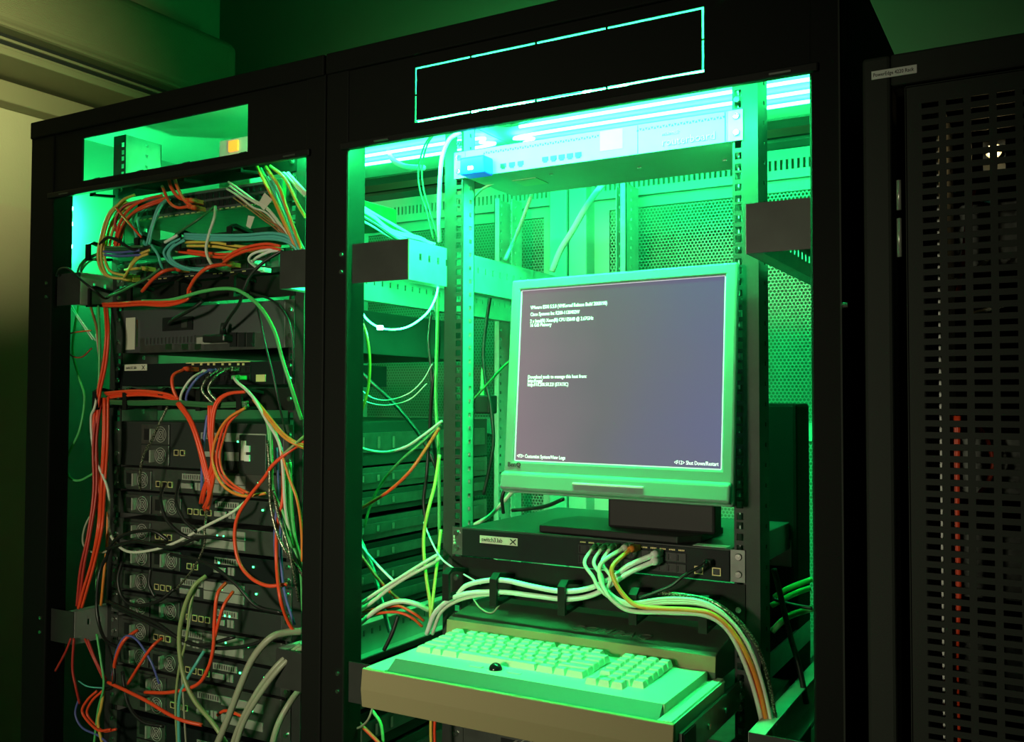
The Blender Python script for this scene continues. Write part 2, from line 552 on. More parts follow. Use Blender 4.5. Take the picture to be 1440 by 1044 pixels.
def make_rack(name, label, x0, x1, sL, sR, rail_c, y_rail, ztop_rails, win):
    root = thing(name, label, 'server rack', ((x0 + x1) / 2, 0.47, 0))
    # front stiles
    for nm, a, b in (('front_post', x0, x0 + sL), ('front_post', x1 - sR, x1)):
        MB().box(a, b, 0.0, 0.045, 0.03, ZT - 0.001).build(nm, 'black', root, bevel=0.003)
    # top rail and plinth of the frame
    MB().box(x0 + 0.001, x1 - 0.001, -0.004, 0.045, ZT - 0.035, ZT).build('top_beam', 'black', root, bevel=0.003)
    MB().box(x0 + sL, x1 - sR, 0.0, 0.05, 0.03, 0.12).build('bottom_beam', 'black', root)
    MB().box(x0 + 0.02, x1 - 0.02, 0.03, YB - 0.03, 0.0, 0.03).build('plinth', 'black', root)
    win(root, x0 + sL, x1 - sR)
    # lower lip of the head panel with its small bright slots
    MB().box(x0 + sL - 0.012, x1 - sR + 0.012, -0.006, 0.006, ZO + 0.0005, ZO + 0.012).build('panel_lip', 'blackin', root, bevel=0.002)
    # roof: light front sheet, dark rear section with an entry hole added to leak green light
    xs = [x0 + 0.001, x0 + 0.12, x1 - 0.12, x1 - 0.001]
    MB().box(x0 + 0.001, x1 - 0.001, 0.046, 0.70, ZT - 0.004, ZT - 0.001).build('roof_panel', 'roof', root)
    MB().plate('z', xs, [0.70, 0.76, 0.86, YB], lambda i, j: i == 1 and j == 1, ZT - 0.008, ZT - 0.001).build('roof_rear_section', 'zinc_dark', root)
    MB().plate('z', xs, [0.046, 0.76, 0.86, YB], lambda i, j: i == 1 and j == 1, ZT - 0.0008, ZT + 0.003).build('roof_cover', 'black', root)
    MB().box(x0 + 0.03, x1 - 0.03, 0.05, YB - 0.03, 0.031, 0.034).build('base_plate', 'zinc_dark', root)
    # rear frame and perforated door
    for a, b in ((x0 + 0.002, x0 + 0.05), (x1 - 0.05, x1 - 0.002)):
        MB().box(a, b, YB - 0.06, YB - 0.002, 0.03, ZT - 0.01).build('rear_post', 'panel', root, bevel=0.004)
    us = [x0 + 0.05]
    x = x0 + 0.06
    while x + 0.006 < x1 - 0.055:
        us += [x, x + 0.006]
        x += 0.0125
    us.append(x1 - 0.05)
    MB().plate('y', us, [1.925, 1.945, 1.968, ZT - 0.009], lambda i, j: i % 2 == 1 and j == 1, YB - 0.03, YB - 0.026).build('vent_beam', 'panel', root)
    MB().box(x0 + 0.05, x1 - 0.05, YB - 0.012, YB - 0.002, 1.90, 1.945).box(x0 + 0.05, x0 + 0.09, YB - 0.012, YB - 0.002, 0.05, 1.90).box(
        x1 - 0.09, x1 - 0.05, YB - 0.012, YB - 0.002, 0.05, 1.90).box(x0 + 0.09, x1 - 0.09, YB - 0.012, YB - 0.002, 0.05, 0.10).box(
        x0 + 0.09, x1 - 0.09, YB - 0.012, YB - 0.002, 1.345, 1.385).build('rear_door_frame', 'panel', root)
    MB().quad((x0 + 0.09, YB - 0.006, 0.10), (x1 - 0.09, YB - 0.006, 0.10), (x1 - 0.09, YB - 0.006, 1.345), (x0 + 0.09, YB - 0.006, 1.345)).build('perforated_sheet', 'mesh', root)
    MB().quad((x0 + 0.09, YB - 0.006, 1.385), (x1 - 0.09, YB - 0.006, 1.385), (x1 - 0.09, YB - 0.006, 1.90), (x0 + 0.09, YB - 0.006, 1.90)).build('perforated_sheet', 'mesh', root)
    # rails
    for s in (-1, 1):
        rail_part(root, rail_c + s * 0.2255, s, y_rail, 0.06, ztop_rails, deep=0.09 if x0 < -0.1 else 0.036)
        rail_part(root, rail_c + s * 0.2255, s, 0.88, 0.06, 1.93, rear=True, deep=0.075)
    for z0 in (1.620, 0.95, 0.25):
        depth_bracket(root, x0 + sL - 0.004, rail_c - 0.258, -1, z0, z0 + 0.064)
        depth_bracket(root, x1 - sR + 0.004, rail_c + 0.275, 1, z0, z0 + 0.064)
        for xx in ((x0 + sL - 0.016,) if x0 < -0.1 else (x0 + sL - 0.012,)):
            for dz in (0.018, 0.046):
                screw(root, xx, 0.0, z0 + dz, 0.004)
    return root


def win_A(root, xa, xb):
    us = [xa - 0.012, -0.626, -0.178, xb + 0.012]
    MB().plate('y', us, [ZO + 0.010, 1.862, 1.947, ZT - 0.034], lambda i, j: i == 1 and j == 1, 0.002, 0.006).build('head_panel', 'black', root)


def win_B(root, xa, xb):
    # knock-out rectangle: a thin slot with small bridging tabs
    w = 0.0034
    X0, X1, Z0, Z1 = 0.177, 0.640, 1.861, 1.948
    tabs = [X0 + (X1 - X0) * k for k in (0.22, 0.46, 0.70)]
    us = [xa - 0.012, X0, X0 + w] + sum([[t - 0.0012, t + 0.0012] for t in tabs], []) + [X1 - w, X1, xb + 0.012]
    zm = (Z0 + Z1) / 2
    vs = [ZO + 0.010, Z0, Z0 + w, zm - 0.001, zm + 0.001, Z1 - w, Z1, ZT - 0.034]

    def hole(i, j):
        u0, u1, v0, v1 = us[i], us[i + 1], vs[j], vs[j + 1]
        inx, inz = u0 >= X0 - 1e-6 and u1 <= X1 + 1e-6, v0 >= Z0 - 1e-6 and v1 <= Z1 + 1e-6
        if not (inx and inz):
            return False
        if u1 - u0 < 0.003:
            return False
        if v1 - v0 < 0.0021:
            return False
        return (u1 <= X0 + w + 1e-6 or u0 >= X1 - w - 1e-6 or v1 <= Z0 + w + 1e-6 or v0 >= Z1 - w - 1e-6)
    MB().plate('y', us, vs, hole, 0.002, 0.0045).build('head_panel', 'black', root)


AX0, AX1 = -0.788, -0.0008
BX0, BX1 = 0.0008, 0.812
AC_, YA = -0.384, 0.088        # rail centre and plane, left rack
BC_, YR = 0.4165, 0.120
rackA = make_rack('server_rack', 'open black server rack on the left crammed with cables', AX0, AX1, 0.076, 0.042, AC_, YA, 1.974, win_A)
rackB = make_rack('server_rack', 'open black server rack in the middle glowing green around a monitor', BX0, BX1, 0.047, 0.038, BC_, YR, 1.985, win_B)
MB().box(AX0, AX0 + 0.003, 0.046, YB, 0.03, ZT - 0.002).build('side_panel', 'panel', rackA)
MB().box(BX1 - 0.003, BX1, 0.046, YB, 0.03, ZT - 0.002).build('side_panel', 'black', rackB)
for r_, xa, xb in ((rackA, AX0, AX1), (rackB, BX0, BX1)):
    for xx in (xa + 0.03, xb - 0.02):
        screw(r_, xx, -0.0005, 1.978 if xx < -0.3 or xx > 0.3 else 1.982, 0.0028)
    MB().box(xa + 0.105, xa + 0.133, -0.0085, -0.005, ZO + 0.0035, ZO + 0.006).build('slot_edge', 'steel_dk', r_)
    MB().box(xb - 0.085, xb - 0.058, -0.0085, -0.005, ZO + 0.0035, ZO + 0.006).build('slot_edge', 'steel_dk', r_)
MB().cyl((BX1 + 0.0005, -0.004, 1.546), (1, 0, 0), 0.004, 0.006, 10).build('latch_stud', 'screw', rackB)
MB().box(BX1 - 0.0025, BX1 - 0.0005, -0.0045, -0.0005, 0.03, 1.965).build('edge_strip', 'grey_rack', rackB)
# roof fan grille in the middle rack seen from below
fan = MB()
fc = (0.10, 0.42)
for rr in (0.055, 0.040, 0.025):
    fan.tube([(fc[0] + rr * math.cos(a * math.pi / 12), fc[1] + rr * math.sin(a * math.pi / 12), ZT - 0.008) for a in range(24)], 0.0022, 5, True)
for k in range(4):
    a = k * math.pi / 2 + 0.4
    fan.tube([(fc[0] + 0.012 * math.cos(a), fc[1] + 0.012 * math.sin(a), ZT - 0.008), (fc[0] + 0.06 * math.cos(a), fc[1] + 0.06 * math.sin(a), ZT - 0.008)], 0.002, 5)
fan.build('fan_grille', 'steel_dk', rackB, smooth=True)

# ------------------------------------------------------------------ rack C (right)
rackC = thing('server_rack', 'closed dark grey server rack with slotted door at the right edge', 'server rack', (1.14, 0.45, 0))
CX0, CX1, CZ = 0.836, 1.446, 1.842
MB().box(CX0, CX0 + 0.032, 0.0, 0.05, 0.0, CZ).build('front_post', 'grey_rack', rackC, bevel=0.004)
MB().box(CX1 - 0.032, CX1, 0.0, 0.05, 0.0, CZ).build('front_post', 'grey_rack', rackC, bevel=0.004)
MB().box(CX0 + 0.032, CX1 - 0.032, 0.0, 0.05, CZ - 0.038, CZ).build('top_beam', 'grey_rack', rackC, bevel=0.003)
MB().box(CX0, CX1, 0.05, 0.95, CZ - 0.01, CZ).build('roof_panel', 'grey_rack', rackC)
MB().box(CX0, CX0 + 0.003, 0.05, 0.95, 0.0, CZ - 0.01).build('side_panel', 'grey_rack', rackC)
MB().box(CX1 - 0.003, CX1, 0.05, 0.95, 0.0, CZ - 0.01).build('side_panel', 'grey_rack', rackC)
MB().box(CX0, CX1, 0.947, 0.95, 0.0, CZ - 0.01).build('rear_panel', 'dark', rackC)
dx0, dx1, dz0, dz1 = 0.885, 1.405, 0.03, 1.798
us = [dx0]
x = 0.902
while x + 0.018 < dx1 - 0.012:
    us += [x, x + 0.018]
    x += 0.0258
us.append(dx1)
vs = [dz0]
z = 1.7765
rows = []
while z > 0.08:
    rows.append((z - 0.0062, z))
    z -= 0.01335
for a, b in reversed(rows):
    vs += [a, b]
vs.append(dz1)
doorC = MB().plate('y', us, vs, lambda i, j: i % 2 == 1 and j % 2 == 1, -0.006, -0.004).build('slotted_door', 'grey_rack', rackC)
MB().box(dx0 - 0.001, dx0 + 0.001, -0.006, 0.02, dz0, dz1).box(dx0, dx1, -0.006, 0.02, dz1 - 0.001, dz1 + 0.001).build('door_edge', 'grey_rack', doorC)
for za, zb in ((1.655, 1.69), (1.60, 1.645), (0.60, 0.645)):
    MB().cyl((0.8765, -0.004, za), (0, 0, 1), 0.0028, zb - za, 10).build('hinge_pin', 'steel', doorC, smooth=True)
lb = MB().box(0.847, 0.897, -0.0014, -0.0002, 1.8145, 1.8245).build('name_plate', 'white', rackC, label='cream name plate')
text('lettering', 'PowerEdge 4220 Rack', 0.0062, (0.8487, -0.0016, 1.8175), (1, 0, 0), (0, 0, 1), 'ink', lb, squash=0.80)
rail_part(rackC, 0.922, -1, 0.06, 0.06, 1.78)
rail_part(rackC, 1.372, 1, 0.06, 0.06, 1.78)
MB().box(0.9150, 0.9172, 0.018, 0.060, 0.06, 1.75).build('rail_edge_glint', 'white', rackC)  # white strip standing in for light caught on the rail edge

# ------------------------------------------------------------------ green LED strips
def led_strip(label, pts, r_soft, chips, seglen=0.010, chipmat='led', bodymat='ledsoft'):
    root = thing('led_strip', label, 'light strip', tuple(Vector(pts[len(pts) // 2])))
    sp = spline(pts, 8)
    MB().tube(sp, r_soft, 6).build('strip_body', bodymat, root, smooth=True)
    for c in chips:
        q = sp[min(len(sp) - 1, int(c * (len(sp) - 1)))]
        MB().box(q.x - seglen / 2, q.x + seglen / 2, q.y - 0.0045, q.y + 0.0045, q.z - 0.0035, q.z + 0.0035).build('led_chip', chipmat, root)
    return root


led_strip('bright green light strip hidden behind the lower lip of the middle rack head panel',
          [(0.08, 0.0155, 1.8475), (0.25, 0.0155, 1.8475), (0.42, 0.0155, 1.8475), (0.58, 0.0155, 1.8475), (0.74, 0.0155, 1.8475)], 0.0018,
          [0.03 + k * 0.0625 for k in range(16)], chipmat='ledfront')
led_strip('green light strip glinting through the slot of the middle rack head panel',
          [(0.16, 0.036, 1.874), (0.28, 0.036, 1.876), (0.42, 0.036, 1.873), (0.56, 0.036, 1.876), (0.66, 0.036, 1.874)], 0.0016,
          [0.22, 0.30, 0.38, 0.58, 0.66])
led_strip('green light strip zigzagging under the roof of the left rack',
          [(-0.46, 0.50, 1.986), (-0.04, 0.50, 1.986), (-0.03, 0.53, 1.986), (-0.04, 0.56, 1.986), (-0.46, 0.56, 1.986)], 0.0034, [], bodymat='ledroof')
led_strip('added green light strip hidden on top of the racks to tint the back wall',
          [(-0.50, 0.930, 2.008), (-0.1, 0.932, 2.008), (0.20, 0.930, 2.008)], 0.003, [], bodymat='ledadded')  # unseen strip, added to throw green light on the back wall
led_strip('bright green light strip zigzagging under the roof of the middle rack',
          [(0.10, 0.47, 1.986), (0.73, 0.47, 1.986), (0.745, 0.50, 1.986), (0.73, 0.53, 1.986), (0.10, 0.53, 1.986), (0.085, 0.56, 1.986), (0.10, 0.59, 1.986), (0.73, 0.59, 1.986)],
          0.0034, [], bodymat='ledroof')
led_strip('loop of green light strip hanging at the left of the middle rack',
          [P(x, y, 0.12) for x, y in ((494, 395), (503, 420), (514, 447), (538, 462), (570, 461), (598, 443), (612, 420), (617, 397))], 0.0016,
          [0.12, 0.19, 0.42], 0.006)
led_strip('short green light strip on the inner left side of the left rack',
          [(-0.755, 0.066, 1.86), (-0.757, 0.068, 1.80), (-0.755, 0.066, 1.70)], 0.003, [0.3, 0.55, 0.8])
led_strip('short green light strip behind the head panel of the left rack',
          [(-0.16, 0.05, 1.89), (-0.10, 0.05, 1.892), (-0.05, 0.05, 1.89)], 0.003, [0.2, 0.5, 0.8])

# ------------------------------------------------------------------ rack equipment
def src(name, mb, m, smooth=False):
    return (name, mb.mesh(name, m, smooth=smooth))


_pm = MB().plate('y', [-0.0068, -0.0052, 0.0052, 0.0068], [-0.0062, -0.0046, 0.0046, 0.0062], lambda i, j: i == 1 and j == 1, -0.002, 0.0)
_pm.quad((-0.0052, -0.0002, -0.0046), (0.0052, -0.0002, -0.0046), (0.0052, -0.0002, 0.0046), (-0.0052, -0.0002, 0.0046))
PORT = src('port', _pm, 'port')
_pt = MB().plate('y', [-0.0062, -0.0050, 0.0050, 0.0062], [-0.0056, -0.0044, 0.0044, 0.0056], lambda i, j: i == 1 and j == 1, -0.002, 0.0)
PORTF = src('port_frame', _pt, 'gold')
_pk = MB().box(-0.0052, 0.0052, -0.0012, 0.0, -0.0022, 0.0044).box(-0.003, 0.003, -0.0012, 0.0, -0.0044, -0.0022)
PORTK = src('port', _pk, 'port')
_ct = MB()
for k in range(4):
    _ct.box(-0.0045 + k * 0.0024, -0.0030 + k * 0.0024, -0.001, 0.0, -0.0010, 0.0010)
CONT = src('contact', _ct, 'gold')
_fg = MB()
for rr in (0.015, 0.0105, 0.006):
    _fg.tube([(rr * math.cos(a * math.pi / 10), -0.0015, rr * math.sin(a * math.pi / 10)) for a in range(20)], 0.0008, 4, True)
for k in range(4):
    a = k * math.pi / 2 + 0.785
    _fg.tube([(0, -0.0015, 0), (0.016 * math.cos(a), -0.0015, 0.016 * math.sin(a))], 0.0007, 4)
FANG = src('fan_grille', _fg, 'steel')
SCREW = src('screw', MB().cyl((0, 0, 0), (0, -1, 0), 0.0052, 0.003, 12, 0.0042).cyl((0, -0.0028, 0), (0, -1, 0), 0.0022, 0.0006, 6), 'screw')
SLOT = src('slot_cover', MB().plate('y', [-0.052, -0.049, 0.049, 0.052], [-0.008, -0.006, 0.006, 0.008], lambda i, j: False, -0.0015, 0), 'steel')


def chassis(root, cx, yf, z0, h, depth, m, ears='steel_dk', w=0.438):
    MB().box(cx - w / 2, cx + w / 2, yf, yf + depth, z0, z0 + h).build('chassis', m, root, bevel=0.0012)
    for s in (-1, 1):
        e = MB().box(*sorted((cx + s * w / 2, cx + s * 0.2413)), yf, yf + 0.002, z0 + 0.0005, z0 + h - 0.0005).build('mounting_ear', ears, root)
        for dz in (0.25, 0.78):
            copy_part(SCREW, root, (cx + s * 0.2325, yf - 0.0002, z0 + h * dz))


def port_row(root, x0, n, pitch, y, z, kind=PORT, skip=()):
    for k in range(n):
        if k not in skip:
            copy_part(kind, root, (x0 + k * pitch, y - 0.0002, z))


def rings(root, xs, yf, z0, h, out=0.055):
    for x in xs:
        p = [(x, yf, z0 + 0.004), (x, yf - out, z0 - 0.002), (x, yf - out, z0 + h * 0.86), (x, yf - out + 0.012, z0 + h + 0.002), (x, yf, z0 + h - 0.006)]
        MB().prism([(q[1], q[2]) for q in p] + [(yf, z0 + h - 0.012), (yf - out + 0.014, z0 + h - 0.004), (yf - out + 0.005, z0 + h * 0.84), (yf - out + 0.005, z0 + 0.003), (yf, z0 + 0.009)],
                   'x', x - 0.006, x + 0.006).build('cable_ring', 'blackin', root)


def cable_manager(label, cx, yf, z0, h, ringx, out=0.055):
    r = thing('cable_manager', label, 'cable manager', (cx, yf, z0))
    MB().box(cx - 0.2413, cx + 0.2413, yf, yf + 0.003, z0, z0 + h + (0.0118 if h > 0.045 else 0)).build('plate', 'blackin', r)
    rings(r, ringx, yf, z0, h, out)
    for s in (-1, 1):
        copy_part(SCREW, r, (cx + s * 0.2325, yf - 0.0002, z0 + h * 0.5))
    return r


def rear_server(label, cx, yf, z0, h, seed, cover='steel_dk', depth=0.70):
    """back of a rack server: supplies with fans, card slots, sockets, levers"""
    rr = random.Random(seed)
    t = thing('rack_server', label, 'server', (cx, yf + depth / 2, z0))
    chassis(t, cx, yf, z0, h, depth, cover)
    x = cx - 0.205
    nps = 2 if h > 0.05 else rr.choice((1, 2))
    ph = (h - 0.006) / (2 if h > 0.05 else 1)
    for k in range(nps):
        za = z0 + 0.003 + (k * ph if h > 0.05 else 0)
        xa = x + (0.05 if h > 0.05 else 0.085 * k)
        ps = MB().box(xa, xa + 0.080, yf - 0.004, yf, za, za + ph - 0.002).build('power_supply', 'steel_dk', t, bevel=0.001)
        copy_part(FANG, ps, (xa + 0.058, yf - 0.004, za + ph / 2 - 0.001))
        MB().plate('y', [xa + 0.010, xa + 0.013, xa + 0.031, xa + 0.034], [za + 0.008, za + 0.011, za + 0.027, za + 0.030],
                   lambda i, j: False, -0.0015 + yf - 0.004, yf - 0.004).build('power_inlet', 'port', ps)
        MB().box(xa + 0.036, xa + 0.040, yf - 0.014, yf - 0.004, za + 0.006, za + 0.030).build('release_lever', 'steel', ps)
    x = cx - 0.205 + (0.14 if h > 0.05 else 0.09 * nps)
    zc = z0 + h * 0.33
    for k in range(rr.randint(2, 4)):
        copy_part(PORTF, t, (x + 0.008 + k * 0.017, yf, zc))
        copy_part(PORTK, t, (x + 0.008 + k * 0.017, yf, zc))
    x += 0.075
    MB().box(x, x + 0.03, yf - 0.004, yf, zc - 0.005, zc + 0.005).build('video_socket', 'steel', t, bevel=0.001)
    for k in range(2):
        MB().box(x + 0.036 + k * 0.009, x + 0.043 + k * 0.009, yf - 0.002, yf, zc - 0.007, zc + 0.007).build('usb_socket', 'steel', t)
    for k in range(2):
        if x + 0.16 < cx + 0.21:
            copy_part(SLOT, t, (x + 0.115, yf, z0 + h * (0.30 + 0.4 * k)))
    us = [x]
    xx = x + 0.004
    while xx + 0.004 < min(x + 0.06, cx + 0.2):
        us += [xx, xx + 0.003]
        xx += 0.006
    us.append(xx + 0.003)
    zt = z0 + h * 0.72
    MB().plate('y', us, [zt - 0.006, zt - 0.004, zt + 0.004, zt + 0.006], lambda i, j: i % 2 == 1 and j == 1, yf - 0.0015, yf).build('vent_grille', 'steel', t)
    for k in range(rr.randint(1, 3)):
        q = cx + 0.05 + rr.random() * 0.15
        MB().box(q, q + 0.003, yf - 0.002, yf, z0 + h * 0.6, z0 + h * 0.6 + 0.003).build('status_light', 'greenled', t)
    # side rail hardware seen from the gap between the racks
    sx = cx + 0.219
    MB().box(sx, sx + 0.006, yf + 0.02, yf + depth - 0.02, z0 + h * 0.3, z0 + h * 0.75).build('slide_rail', 'steel_dk', t, bevel=0.001)
    for k in range(6):
        y = yf + 0.06 + k * 0.05
        MB().box(sx + 0.006, sx + 0.0085, y, y + 0.008, z0 + h * 0.38, z0 + h * 0.66).build('rail_tab', 'screw', t)
    return t


YEA = YA - 0.003       # front of the equipment in the left rack
# -- left rack, top to bottom
cable_manager('black cable manager with rings at the very top of the left rack', AC_, YEA, 1.842, 0.036, [P(x, 230, YEA - 0.03).x for x in (142, 203, 268, 347)], 0.05)
sw1 = thing('network_switch', 'top network switch of the left rack with bright orange plugs and an underside coloured as green lit', 'network switch', (AC_, 0.25, 1.789))
chassis(sw1, AC_, YEA, 1.789, 0.044, 0.33, 'green_lit')
MB().box(AC_ - 0.20, AC_ + 0.21, YEA - 0.002, YEA, 1.792, 1.831).build('port_panel', 'dev_grey', sw1)
port_row(sw1, AC_ - 0.17, 24, 0.0152, YEA - 0.002, 1.803)
port_row(sw1, AC_ - 0.17, 24, 0.0152, YEA - 0.002, 1.820)
for k in range(0, 24, 1):
    copy_part(CONT, sw1, (AC_ - 0.17 + k * 0.0152, YEA - 0.002, 1.7915))
cable_manager('black cable manager between the two upper switches of the left rack', AC_, YEA + 0.002, 1.712, 0.036, [P(x, 345, YEA - 0.03).x for x in (137, 205, 263, 335)])
sw2 = thing('network_switch', 'second network switch of the left rack with yellow and teal cables', 'network switch', (AC_, 0.25, 1.662))
chassis(sw2, AC_, YEA, 1.662, 0.044, 0.30, 'dev_black')
MB().box(AC_ - 0.20, AC_ + 0.205, YEA - 0.002, YEA, 1.672, 1.703).build('port_panel', 'dev_grey', sw2)
port_row(sw2, AC_ - 0.17, 24, 0.0152, YEA - 0.002, 1.680)
port_row(sw2, AC_ - 0.17, 24, 0.0152, YEA - 0.002, 1.696)
for k in (1, 2, 3, 4, 5, 9, 10, 11, 14, 15, 17, 19, 21, 22):
    copy_part(CONT, sw2, (AC_ - 0.17 + k * 0.0152, YEA - 0.002, 1.6695))
cable_manager('black cable manager right above the grey server of the left rack', AC_, YEA, 1.618, 0.040, [P(x, 418, YEA - 0.03).x for x in (139, 196, 263, 340)])

sv = thing('rack_server', 'grey two unit server with a paper sticker and a black video plug', 'server', (AC_, 0.42, 1.525))
chassis(sv, AC_, YEA, 1.525, 0.087, 0.62, 'dev_grey')


def pxbox(root, name, m, xa, xb, ya, yb, y, d=0.002, bevel=0.0):
    """small raised box on the face Y=y covering photo pixels (xa..xb, ya..yb) at that real depth"""
    a, b = P(xa, (ya + yb) / 2, y), P(xb, (ya + yb) / 2, y)
    zc1, zc0 = P((xa + xb) / 2, ya, y).z, P((xa + xb) / 2, yb, y).z
    return MB().box(a.x, b.x, y - d, y, zc0, zc1).build(name, m, root, bevel=bevel)


pxbox(sv, 'sticker', 'label', 177, 190, 447, 492, YEA, 0.0005)
pxbox(sv, 'edge_strip', 'screw', 193, 195.5, 450, 488, YEA, 0.003)
pin = pxbox(sv, 'power_inlet', 'port', 230, 272, 446, 465, YEA, 0.003)
pxbox(pin, 'rocker', 'steel_dk', 256, 264, 450, 461, YEA - 0.003, 0.002)
iop = pxbox(sv, 'port_plate', 'steel_dk', 198, 372, 472, 494, YEA, 0.0015)
pxbox(iop, 'video_socket', 'steel', 278, 322, 474, 484, YEA - 0.0015, 0.003)
for a in (235, 258, 276):
    pxbox(iop, 'jack_screw', 'screw', a, a + 9, 484, 492, YEA - 0.0015, 0.004)
for a in (325, 337, 349):
    pxbox(iop, 'usb_socket', 'port', a, a + 9, 468, 488, YEA - 0.0015, 0.004)
us_ = [P(205 + k * 2.6, 480, YEA).x for k in range(28)]
MB().plate('y', us_, [1.539, 1.541, 1.553, 1.555], lambda i, j: i % 2 == 1 and j == 1, YEA - 0.003, YEA - 0.0015).build('vent_grille', 'dev_grey', iop)

sw3 = thing('network_switch', 'black network switch with a small paper label below the grey server', 'network switch', (AC_, 0.25, 1.459))
chassis(sw3, AC_, YEA, 1.459, 0.043, 0.30, 'dev_black', 'dev_black')
lb = pxbox(sw3, 'name_sticker', 'label', 175.5, 207, 512.5, 521.5, YEA, 0.0006)
text('lettering', 'switch1.lab', 0.0085, (P(177.5, 519, YEA).x, YEA - 0.0008, P(177.5, 519.5, YEA).z), (1, 0, 0), (0, 0, 1), 'ink', lb, squash=0.85)
xx = P(202, 517, YEA)
MB().tube([(xx.x - 0.004, YEA - 0.001, xx.z - 0.004), (xx.x + 0.004, YEA - 0.001, xx.z + 0.004)], 0.0007, 4).tube(
    [(xx.x - 0.004, YEA - 0.001, xx.z + 0.004), (xx.x + 0.004, YEA - 0.001, xx.z - 0.004)], 0.0007, 4).build('cross_mark', 'ink', lb)
pxbox(sw3, 'contact_strip', 'gold', 262, 352, 509, 510.5, YEA, 0.001)
port_row(sw3, P(270, 520, YEA).x, 12, 0.0135, YEA, 1.488)
port_row(sw3, P(270, 520, YEA).x, 12, 0.0135, YEA, 1.472)
for a in (270, 282, 292, 300, 312, 322, 334, 341):
    pxbox(sw3, 'contact', 'gold', a, a + 3, 511, 514, YEA, 0.001)
pxbox(sw3, 'management_port', 'gold', 361, 374, 527, 537, YEA, 0.002)
cable_manager('black cable manager below the labelled switch of the left rack', AC_, YEA, 1.413, 0.040, [P(x, 560, YEA - 0.03).x for x in (148, 190, 240, 293, 350)])

zs = [(1.300, 0.088), (1.252, 0.044), (1.204, 0.044), (1.150, 0.044), (1.100, 0.044), (1.052, 0.044), (1.004, 0.044), (0.955, 0.044), (0.905, 0.044), (0.820, 0.080), (0.730, 0.080), (0.640, 0.080)]
places = ['two unit server with twin fan supplies below the red cable bundle of the left rack',
          'one unit server directly under the twin fan server in the left rack',
          'one unit server with a green glow, second below the twin fan server',
          'one unit server behind black looped power cords, third below the twin fan server',
          'one unit server fourth below the twin fan server in the left rack',
          'one unit server fifth below the twin fan server in the left rack',
          'one unit server sixth below the twin fan server in the left rack',
          'one unit server level with the lower grey bracket of the left rack',
          'one unit server just below the lower grey bracket of the left rack',
          'two unit server behind the thick pale cables at the foot of the left rack',
          'second two unit server from the bottom behind the thick pale cables',
          'lowest two unit server of the left rack']
for k, ((z0, h), lab) in enumerate(zip(zs, places)):
    rear_server(lab, AC_, YEA, z0, h, k + 3, ['dev_green', 'steel_dk', 'dev_green', 'steel_dk', 'dev_black', 'dev_green'][k % 6])
# the server with a bright right-hand supply and label
svr = bpy.data.objects['rack_server.001']
pr = pxbox(svr, 'power_supply', 'dev_green', 338, 376, 612, 668, YEA, 0.004, 0.001)
pxbox(pr, 'sticker', 'label', 318 + 21, 318 + 28, 620, 648, YEA - 0.004, 0.0006)
for yy in (627, 640):
    pxbox(pr, 'socket', 'white', 341 + 4 + 0, 352, yy, yy + 9, YEA - 0.004, 0.003)

# white mains box with a lit rocker seen through the window of the left rack
mb_ = thing('switch_box', 'white mains box with a lit orange rocker in the window of the left rack', 'switch box', (P(327, 205, 0.16).x, 0.17, 1.8335))
xa, xb = P(308, 205, 0.14).x, P(352, 205, 0.14).x
MB().box(xa, xb, 0.14, 0.20, 1.8335, P(320, 196, 0.14).z).build('housing', 'white', mb_, bevel=0.003)
a, b = P(323, 206, 0.14), P(336, 206, 0.14)
MB().box(a.x, b.x, 0.136, 0.14, P(330, 213, 0.14).z, P(330, 198, 0.14).z).build('rocker', 'orangeled', mb_, bevel=0.001)

# -- middle rack
YE = YR - 0.003
rt = thing('router', 'light grey router with a row of sockets under the green light strip', 'router', (BC_, 0.25, 1.797))
chassis(rt, BC_, YE, 1.797, 0.0445, 0.16, 'dev_light', 'zinc', w=0.440)
rz = 1.797
for x_, n_ in ((BC_ - 0.185, 26), (BC_ + 0.082, 15)):
    tri = MB()
    for k in range(n_):
        for (o0, up_) in ((0, 1), (0.0045, -1)):
            x = x_ + k * 0.009 + o0
            z = rz + 0.036
            tri.v += [(x, YE - 0.0004, z - 0.002 * up_), (x + 0.004, YE - 0.0004, z - 0.002 * up_), (x + 0.002, YE - 0.0004, z + 0.002 * up_)]
            n = len(tri.v)
            tri.f.append((n - 3, n - 2, n - 1) if up_ > 0 else (n - 3, n - 1, n - 2))
    tri.build('vent_triangles', 'port', rt)['kind'] = 'stuff'
for k in range(3):
    copy_part(PORTK, rt, (P(708 + k * 12.2, 224 - k * 1.8, YE).x, YE - 0.0002, rz + 0.010))
for k in range(5):
    copy_part(PORTK, rt, (P(767 + k * 11.6, 216 - k * 1.6, YE).x, YE - 0.0002, rz + 0.011))
pxbox(rt, 'display', 'white', 844, 876, 183, 211, YE, 0.001)
text('lettering', 'routerboard', 0.0165, (P(931, 203, YE).x, YE - 0.0012, rz + 0.0065), (1, 0, 0), (0, 0, 1), 'txtwhite', rt, depth=0.001, squash=0.97)
text('lettering', 'mikrotik', 0.008, (P(931, 185, YE).x, YE - 0.0012, rz + 0.022), (1, 0, 0), (0, 0, 1), 'txtwhite', rt, depth=0.001)
MB().box(0.50, 0.501, YE - 0.0006, YE, rz + 0.001, rz + 0.043).box(0.632, 0.6335, YE - 0.0006, YE, rz + 0.001, rz + 0.043).build('panel_seam', 'port', rt)
for xx, yy in ((0.33, 0.16), (0.47, 0.19), (0.60, 0.21)):
    MB().box(xx, xx + 0.006, yy, yy + 0.003, rz - 0.0016, rz).build('foot_screw', 'screw', rt)
a = P(722, 246, 0.19)
